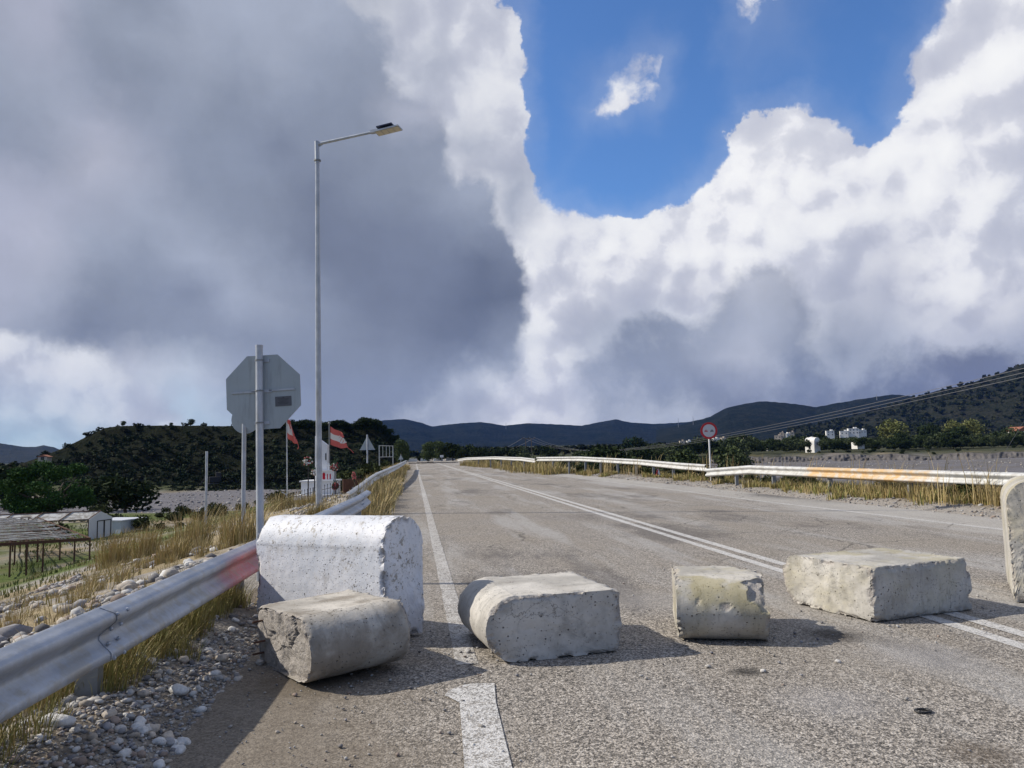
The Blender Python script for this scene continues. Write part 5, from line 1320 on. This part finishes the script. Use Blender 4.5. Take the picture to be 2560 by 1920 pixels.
XY = np.vstack([band(700, -1.0, .5, 2.6, 6.5), band(450, -.9, 8, 2.6, 10, 1, 1.2), band(500, -1.2, -.4, 6, 26)])
scatter_stones('grit', XY, rs.gamma(1.6, .0022, len(XY)) + .0022, 1, 5, .4, 'loose grit scattered over the asphalt', z00)
XY = np.stack([rs.uniform(20, 260, 3500), rs.uniform(20, 300, 3500)], -1); XY = XY[np.hypot(XY[:, 0], XY[:, 1]) < 300]
XY2 = np.stack([-rs.uniform(5, 90, 2500), rs.uniform(88, 165, 2500)], -1); XY = np.vstack([XY, XY2[np.hypot(XY2[:, 0], XY2[:, 1]) < 172]])
scatter_stones('river_cobbles', XY, rs.gamma(2, .05, len(XY)) + .05, 1, 6, .25, 'grey boulders and cobbles strewn over the dry river bed')
cr_ = []
for (x, y, r_) in ((-.9, 5.2, .5), (-.3, 5.3, .5), (.6, 5.25, .5), (1.5, 5.2, .5), (2.3, 5.5, .5), (3.0, 5.6, .4), (4.0, 5.8, .6), (3.5, 6.0, .5), (5.0, 6.3, .4), (-.8, 5.7, .4), (1.2, 6.0, .5)):
    a = rs.uniform(0, 6.28, 26); q = r_ * rs.random(26) ** .6; cr_.append(np.stack([x + q * np.cos(a), y + q * np.sin(a)], -1))
XY = np.vstack(cr_); scatter_stones('concrete_crumbs', XY, rs.gamma(1.5, .0032, len(XY)) + .003, 1, 9, .4, 'pale concrete crumbs fallen round the broken blocks', z00)
# single larger stones
sh = [ico(3, k + 20, .6) for k in range(6)]
sm = []
for k, (v, f) in enumerate(sh):
    c = np.repeat(SCOL[[6, 0, 1, 4, 6, 2][k]][None] * 1.05, len(v), 0); sm.append(mesh_tri('cobble_shape', v, f, M_stone, c, True))
big = [(447, 1742, .055, 4, 'largest angular whitish stone in the gravel under the guardrail joint'), (555, 1650, .05, 3, 'rounded beige stone at the asphalt edge beside the grimy block'), (522, 1638, .035, 0, 'smaller pale stone touching the rounded beige one'), (125, 1882, .05, 0, 'left one of two white stones at the bottom edge'), (155, 1888, .05, 4, 'right one of two white stones at the bottom edge'), (272, 1840, .035, 3, 'cream flat stone left of the stone pile near the bottom'),
       (398, 1893, .035, 0, 'pale stone alone near the shadow edge at the bottom'), (346, 1698, .055, 0, 'white stone just right of the guardrail post foot'), (375, 1700, .04, 4, 'pale stone right of the white one by the post'), (650, 1662, .035, 2, 'grey stone on the dirt close to the broken end of the grimy block'), (595, 1698, .04, 2, 'grey flat stone half way between gravel and the grimy block'), (503, 1757, .030, 0, 'pale stone on dirt right of the angular stone'),
       (1170, 1633, .03, 1, 'small dark clod on the asphalt between the two left lying blocks'), (693, 1832, .012, 3, 'single pebble on the sunlit mud at the lower left'), (1908, 1680, .018, 1, 'light chip of concrete by the black spot'), (2095, 1657, .02, 1, 'crumb of concrete near the middle right of the asphalt')]
for px, py, s, k, lab in big:
    g_ = G(px, py, .05 if px < 560 else 0); z_ = Tz(g_[0], g_[1]) if g_[0] < -1.1 else .0; o = link('stone', sm[k], None, (g_[0], g_[1], z_ + s * .45)); o.scale = (s,) * 3; o.rotation_euler = (rg.uniform(-.3, .3), rg.uniform(-.3, .3), rg.uniform(0, 6)); tag(o, lab, 'stone', 'single stones near the blocks')
for i in range(16):
    g_ = G(rg.uniform(335, 480), rg.uniform(1828, 1850), .06); s = rg.uniform(.026, .042); o = link('stone', sm[rg.randrange(6)], None, (g_[0], g_[1], Tz(g_[0], g_[1]) + s * .5)); o.scale = (s,) * 3; o.rotation_euler = (rg.uniform(-.3, .3), rg.uniform(-.3, .3), rg.uniform(0, 6))
    tag(o, 'smooth bluish white stone in the little heap at the bottom left', 'stone', 'stones of the little heap at the bottom left')
for i in range(34):
    x, y = rg.uniform(-1.25, -2.3), rg.uniform(2.9, 6.8); s = rg.uniform(.020, .042); o = link('stone', sm[rg.randrange(6)], None, (x, y, Tz(x, y) + s * .4)); o.scale = (s,) * 3; o.rotation_euler = (rg.uniform(-.3, .3), rg.uniform(-.3, .3), rg.uniform(0, 6))
    tag(o, 'rounded river stone among the gravel below the left guardrail', 'stone', 'larger river stones in the gravel')
for i in range(60):
    x, y = rg.uniform(-2.6, -7), rg.uniform(6, 18); s = rg.uniform(.05, .11); o = link('stone', sm[rg.randrange(6)], None, (x, y, Tz(x, y) + s * .3)); o.scale = (s,) * 3; o.rotation_euler = (rg.uniform(-.3, .3), rg.uniform(-.3, .3), rg.uniform(0, 6))
    tag(o, 'white boulder lying on the grassy bank behind the left guardrail', 'boulder', 'boulders on the grassy bank')
tb = bpy.data.meshes.new('rubber_ring'); bm = bmesh.new()
for i in range(20):
    for j in range(6):
        a, b = 2 * math.pi * i / 20, 2 * math.pi * j / 6; r_ = .03 + .006 * math.cos(b); bm.verts.new((r_ * math.cos(a) * 1.3, r_ * math.sin(a), .006 * math.sin(b) + .008))
bm.verts.ensure_lookup_table()
for i in range(20):
    for j in range(6): bm.faces.new([bm.verts[q_] for q_ in (i * 6 + j, ((i + 1) % 20) * 6 + j, ((i + 1) % 20) * 6 + (j + 1) % 6, i * 6 + (j + 1) % 6)])
bm.to_mesh(tb); bm.free(); tb.materials.append(M_black); g_ = G(2308, 1781); o = link('rubber_ring', tb, None, (g_[0], g_[1], 0)); tag(o, 'small black oval rubber ring lying on the asphalt at the lower right', 'ring')
# rebar stubs of the grimy block
for (s_, z_, l_) in ((.08, .30, .05), (.12, .17, .06), (.05, .08, .05)):
    MB().bar((.62, s_, z_), (.70 + l_, s_, z_), .014, n=6).build('rebar', M_rust, b1)
# red and white tape on the right verge
M_tr = mat('tape_red', (.50, .05, .05), .6)
tp = G(1640, 1196); t = thing('barrier_tape', 'crumpled red and white barrier tape lying at the right road edge', 'tape', (tp[0], tp[1], .02))
pts = [(-1.6, -.2, .03), (-1.0, .0, .04), (-.5, .1, .05), (0, 0, .12), (.15, .1, .45), (.2, 0, .1), (.6, -.1, .05), (1.0, .1, .08)]
for i, (a, b) in enumerate(zip(pts[:-1], pts[1:])):
    MB().bar(a, b, .09, .01).build('tape_strip', M_tr if i % 2 else M_white, t)

# ------------------------------------------------------------------ grass
M_grass = mat('grass_blades', build=lambda nt: dict(color=nt.n('ShaderNodeVertexColor', layer_name='Col').outputs[0], rough=.7))
def blades(base, h, leanv, width, col, rng):
    n = len(base); d = leanv; side = np.stack([-d[:, 1], d[:, 0], np.zeros(n)], -1) + rng.normal(size=(n, 3)) * .5; side[:, 2] = 0; side /= np.linalg.norm(side, axis=1)[:, None] + 1e-9
    w = width[:, None] * side / 2; up = np.array([0, 0, 1.0]); hh = h[:, None]
    m1 = base + up * hh * .5 + d * hh * .18; m2 = base + up * hh * .82 + d * hh * .5; tp = base + up * hh * .98 + d * hh * .85
    V = np.stack([base - w, base + w, m1 - w * .8, m1 + w * .8, m2 - w * .5, m2 + w * .5, tp], 1).reshape(-1, 3)
    t0 = np.array([[0, 1, 3], [0, 3, 2], [2, 3, 5], [2, 5, 4], [4, 5, 6]]); F = (t0[None] + (np.arange(n) * 7)[:, None, None]).reshape(-1, 3)
    return V, F, np.repeat(col, 7, 0)
DRY = np.array([[.42, .32, .15], [.50, .40, .20], [.33, .24, .10], [.36, .30, .10], [.25, .22, .07]]); GRN = np.array([[.16, .19, .045], [.11, .15, .035], [.22, .22, .06], [.30, .26, .08]])
def tuft_data(x, y, r, h, n, pal, rng, w=.006, spread=.5, z=None):
    a = rng.random(n) * 6.28; q = r * np.sqrt(rng.random(n)); bx, by = x + q * np.cos(a), y + q * np.sin(a); bz = T(bx, by) - .02
    out = np.stack([np.cos(a), np.sin(a)], -1) * (q / max(r, 1e-3))[:, None]
    ln = np.zeros((n, 3)); ln[:, :2] = out * spread * rng.random((n, 1)) + rng.normal(size=(n, 2)) * .16 + np.array([.10, -.02])
    c = pal[rng.integers(0, len(pal), n)] * rng.uniform(.65, 1.15, (n, 1))
    return blades(np.stack([bx, by, bz], -1), h * rng.uniform(.45, 1.1, n), ln, np.full(n, w), c, rng)
def join(L):
    off = 0; Vs, Fs, Cs = [], [], []
    for v, f, c in L: Vs.append(v); Fs.append(f + off); Cs.append(c); off += len(v)
    return np.vstack(Vs), np.vstack(Fs), np.vstack(Cs)
rgn = np.random.default_rng(12)
MIX = np.vstack([DRY, DRY[:3], DRY[:2], GRN[3:]])
# distinct tall tufts
for px, py, dep, r, h, lab in [(483, 1285, 19, .45, 1.15, 'tallest golden grass tuft beside the lone grey post'), (605, 1270, 15, .40, .85, 'golden green grass tuft at the foot of the round sign pole'), (363, 1360, 21, .35, 1.0, 'tall dry grass tuft third from the left on the bank'), (285, 1380, 22, .45, 1.05, 'bushy golden grass tuft in front of the greenhouse cabin'), (430, 1370, 15, .30, .5, 'small yellow grass tuft on the stones below the lone post'), (700, 1245, 36, .7, .95, 'dry grass clump at the left corner of the memorial fence'), (770, 1250, 34, .5, .6, 'dry grass clump in front of the memorial fence'),
                       (930, 1265, 16.5, .35, .42, 'dry grass tuft growing around the free end of the near guardrail'), (795, 1275, 18, .28, .5, 'thin dry tuft around the foot of the street lamp')]:
    q = D(px, py, dep); V, F, C_ = tuft_data(q[0], q[1], r, h, 420, MIX, rgn, .012, .55)
    o = link('grass_tuft', mesh_tri('grass_tuft', V, F, M_grass, C_)); tag(o, lab, 'grass tuft', 'tall grass tufts on the left bank')
L = []
for i in range(300):                                        # left bank
    x, y = -2.3 - abs(rgn.normal()) * 5.5, rgn.uniform(5.5, 34)
    if vnoise(np.array([x * .45]), np.array([y * .3]), 77)[0] < .45: continue
    if y > 17 and x > -.28 * y + 1.5: continue
    L.append(tuft_data(x, y, rgn.uniform(.1, .3), rgn.uniform(.10, .34) * (1.4 if i % 6 == 0 else 1), 80, MIX, rgn, .007, .9))
for i in range(110):                                        # at the foot of the near rail
    y = rgn.choice([2.6, 3.4, 4.9, 5.6, 6.8]) + rgn.normal() * .28; x = -1.83 - .02 * (y < 5) + rgn.normal() * .10 + (y - 4) * .05; L.append(tuft_data(x, y, .10, rgn.uniform(.12, .30), 90, np.vstack([GRN[2:], DRY[2:]]), rgn, .005, 1.1))
for i in range(60):
    x, y = rgn.uniform(-2.6, -1.95), rgn.uniform(4.5, 9); L.append(tuft_data(x, y, .16, rgn.uniform(.12, .3), 70, MIX, rgn, .006, .8))
for i in range(260):                                        # along the old rail
    y = rgn.uniform(16.8, 90); x = (rgn.uniform(-1.5, -.95) if y < 36 else rgn.uniform(-2.6, -1.0)) + .12; L.append(tuft_data(x, y, rgn.uniform(.2, .5), rgn.uniform(.35, .85), 60, np.vstack([DRY, DRY[:3]]), rgn, .010 + y * .0004, .6))
for i in range(120):
    y = rgn.uniform(20, 80); x = rgn.uniform(-1.35, -1.05) + .25; L.append(tuft_data(x, y, .25, .12, 40, GRN, rgn, .010 + y * .0003, .8))
V, F, C_ = join(L); o = link('bank_grass', mesh_tri('bank_grass', V, F, M_grass, C_)); tag(o, 'dry yellow and green grass growing on the left bank and along the guardrails', 'grass', kind='stuff')
L = []
for i in range(70):
    y = rgn.uniform(12.5, 19); L.append(tuft_data(12.6 + rgn.normal() * .25 - (y - 12.5) * .1, y, rgn.uniform(.15, .35), rgn.uniform(.35, .6), 90, np.vstack([DRY, DRY[:3]]), rgn, .011, .8))
for i in range(620):                                        # right verge
    y = rgn.uniform(9, 62) if i % 3 else rgn.uniform(9, 26); x = 12.3 + rgn.normal() * .45 - max(0, y - 40) * .15 + (.5 if y < 16 else 0)
    if vnoise(np.array([y * .7]), np.array([x * .6]), 3)[0] < .42: continue
    L.append(tuft_data(x, y, rgn.uniform(.12, .35), rgn.uniform(.12, .36), 75, np.vstack([DRY, DRY, GRN]), rgn, .010 + y * .0004, .8))
for i in range(160):
    y = rgn.uniform(50, 105); x = 9.2 + rgn.normal() * .7 - max(0, y - 80) * .08; L.append(tuft_data(x, y, .5, rgn.uniform(.4, 1.1), 50, DRY, rgn, .04, .5))
for i in range(40):
    y = rgn.uniform(12, 60); x = 12.6 + rgn.normal() * .5 - max(0, y - 40) * .14; L.append(tuft_data(x, y, .25, rgn.uniform(.8, 1.25), 14, DRY[:3], rgn, .012 + y * .0003, .3))
V, F, C_ = join(L); o = link('verge_grass', mesh_tri('verge_grass', V, F, M_grass, C_)); tag(o, 'dry grass along the foot of the right guardrail', 'grass', kind='stuff')
n = 46000; x = -rgn.uniform(0, 1, n) ** .8 * 40 - 2.4; y = rgn.uniform(7, 75, n); kk = fbm(x * .35, y * .35, 3, 44) > -.03; x, y = x[kk], y[kk]; n = len(x)
gf = sst(-x, 6, 13)[:, None]; c = (MIX[rgn.integers(0, len(MIX), n)] * (1 - gf) + GRN[rgn.integers(0, 3, n)] * gf) * rgn.uniform(.6, 1.1, (n, 1)); ln = np.zeros((n, 3)); ln[:, :2] = rgn.normal(size=(n, 2)) * .3
V, F, C_ = blades(np.stack([x, y, T(x, y) - .01], -1), rgn.uniform(.05, .22, n), ln, .010 + y * .0009, c, rgn)
o = link('field_grass', mesh_tri('field_grass', V, F, M_grass, C_)); tag(o, 'short green and dry grass of the field around the greenhouse', 'grass', kind='stuff')
# shrubs on the field, verge and river banks
for i in range(46):
    x, y = -rg.uniform(12, 40), rg.uniform(52, 80); s = rg.uniform(.3, .8); o = link('field_shrub', SB[0], None, (x, y, Tz(x, y))); o.scale = (s,) * 3; o.rotation_euler = (0, 0, rg.uniform(0, 6)); tag(o, 'low dark shrub in the field around the greenhouse', 'shrub', 'low shrubs in the greenhouse field')
for i in range(34):
    y = rg.uniform(13, 60); x = 12.5 + rg.uniform(-.3, .6) - max(0, y - 40) * .14; s = rg.uniform(.2, .42); o = link('verge_shrub', SB[0], None, (x, y, Tz(x, y))); o.scale = (s,) * 3; o.rotation_euler = (0, 0, rg.uniform(0, 6)); tag(o, 'small olive shrub under the right guardrail', 'shrub', 'small shrubs under the right guardrail')
for i in range(26):
    x, y = -rg.uniform(2.2, 6), rg.uniform(42, 78); s = rg.uniform(.5, 1.0); o = link('slope_shrub', SB[0], None, (x, y, Tz(x, y) - .1)); o.scale = (s,) * 3; o.rotation_euler = (0, 0, rg.uniform(0, 6)); tag(o, 'leafy green bush on the slope behind the memorial', 'shrub', 'green bushes behind the memorial')

# ------------------------------------------------------------------ air
hb = MB(); hb.box((0, 2300, 245), (9800, 6400, 510)); hz = hb.build('haze', M_white); hz.data.materials.clear()
mh = bpy.data.materials.new('haze'); mh.use_nodes = True; nt = NT(mh.node_tree); ov = nt.n('ShaderNodeOutputMaterial'); pv = nt.n('ShaderNodeVolumePrincipled'); pv.inputs['Color'].default_value = (.13, .33, 1, 1); pv.inputs['Density'].default_value = 3.2e-5; nt.t.links.new(pv.outputs[0], ov.inputs['Volume']); hz.data.materials.append(mh)
tag(hz, 'thin blue air haze over the valley', 'haze', kind='stuff'); hz.display_type = 'WIRE'
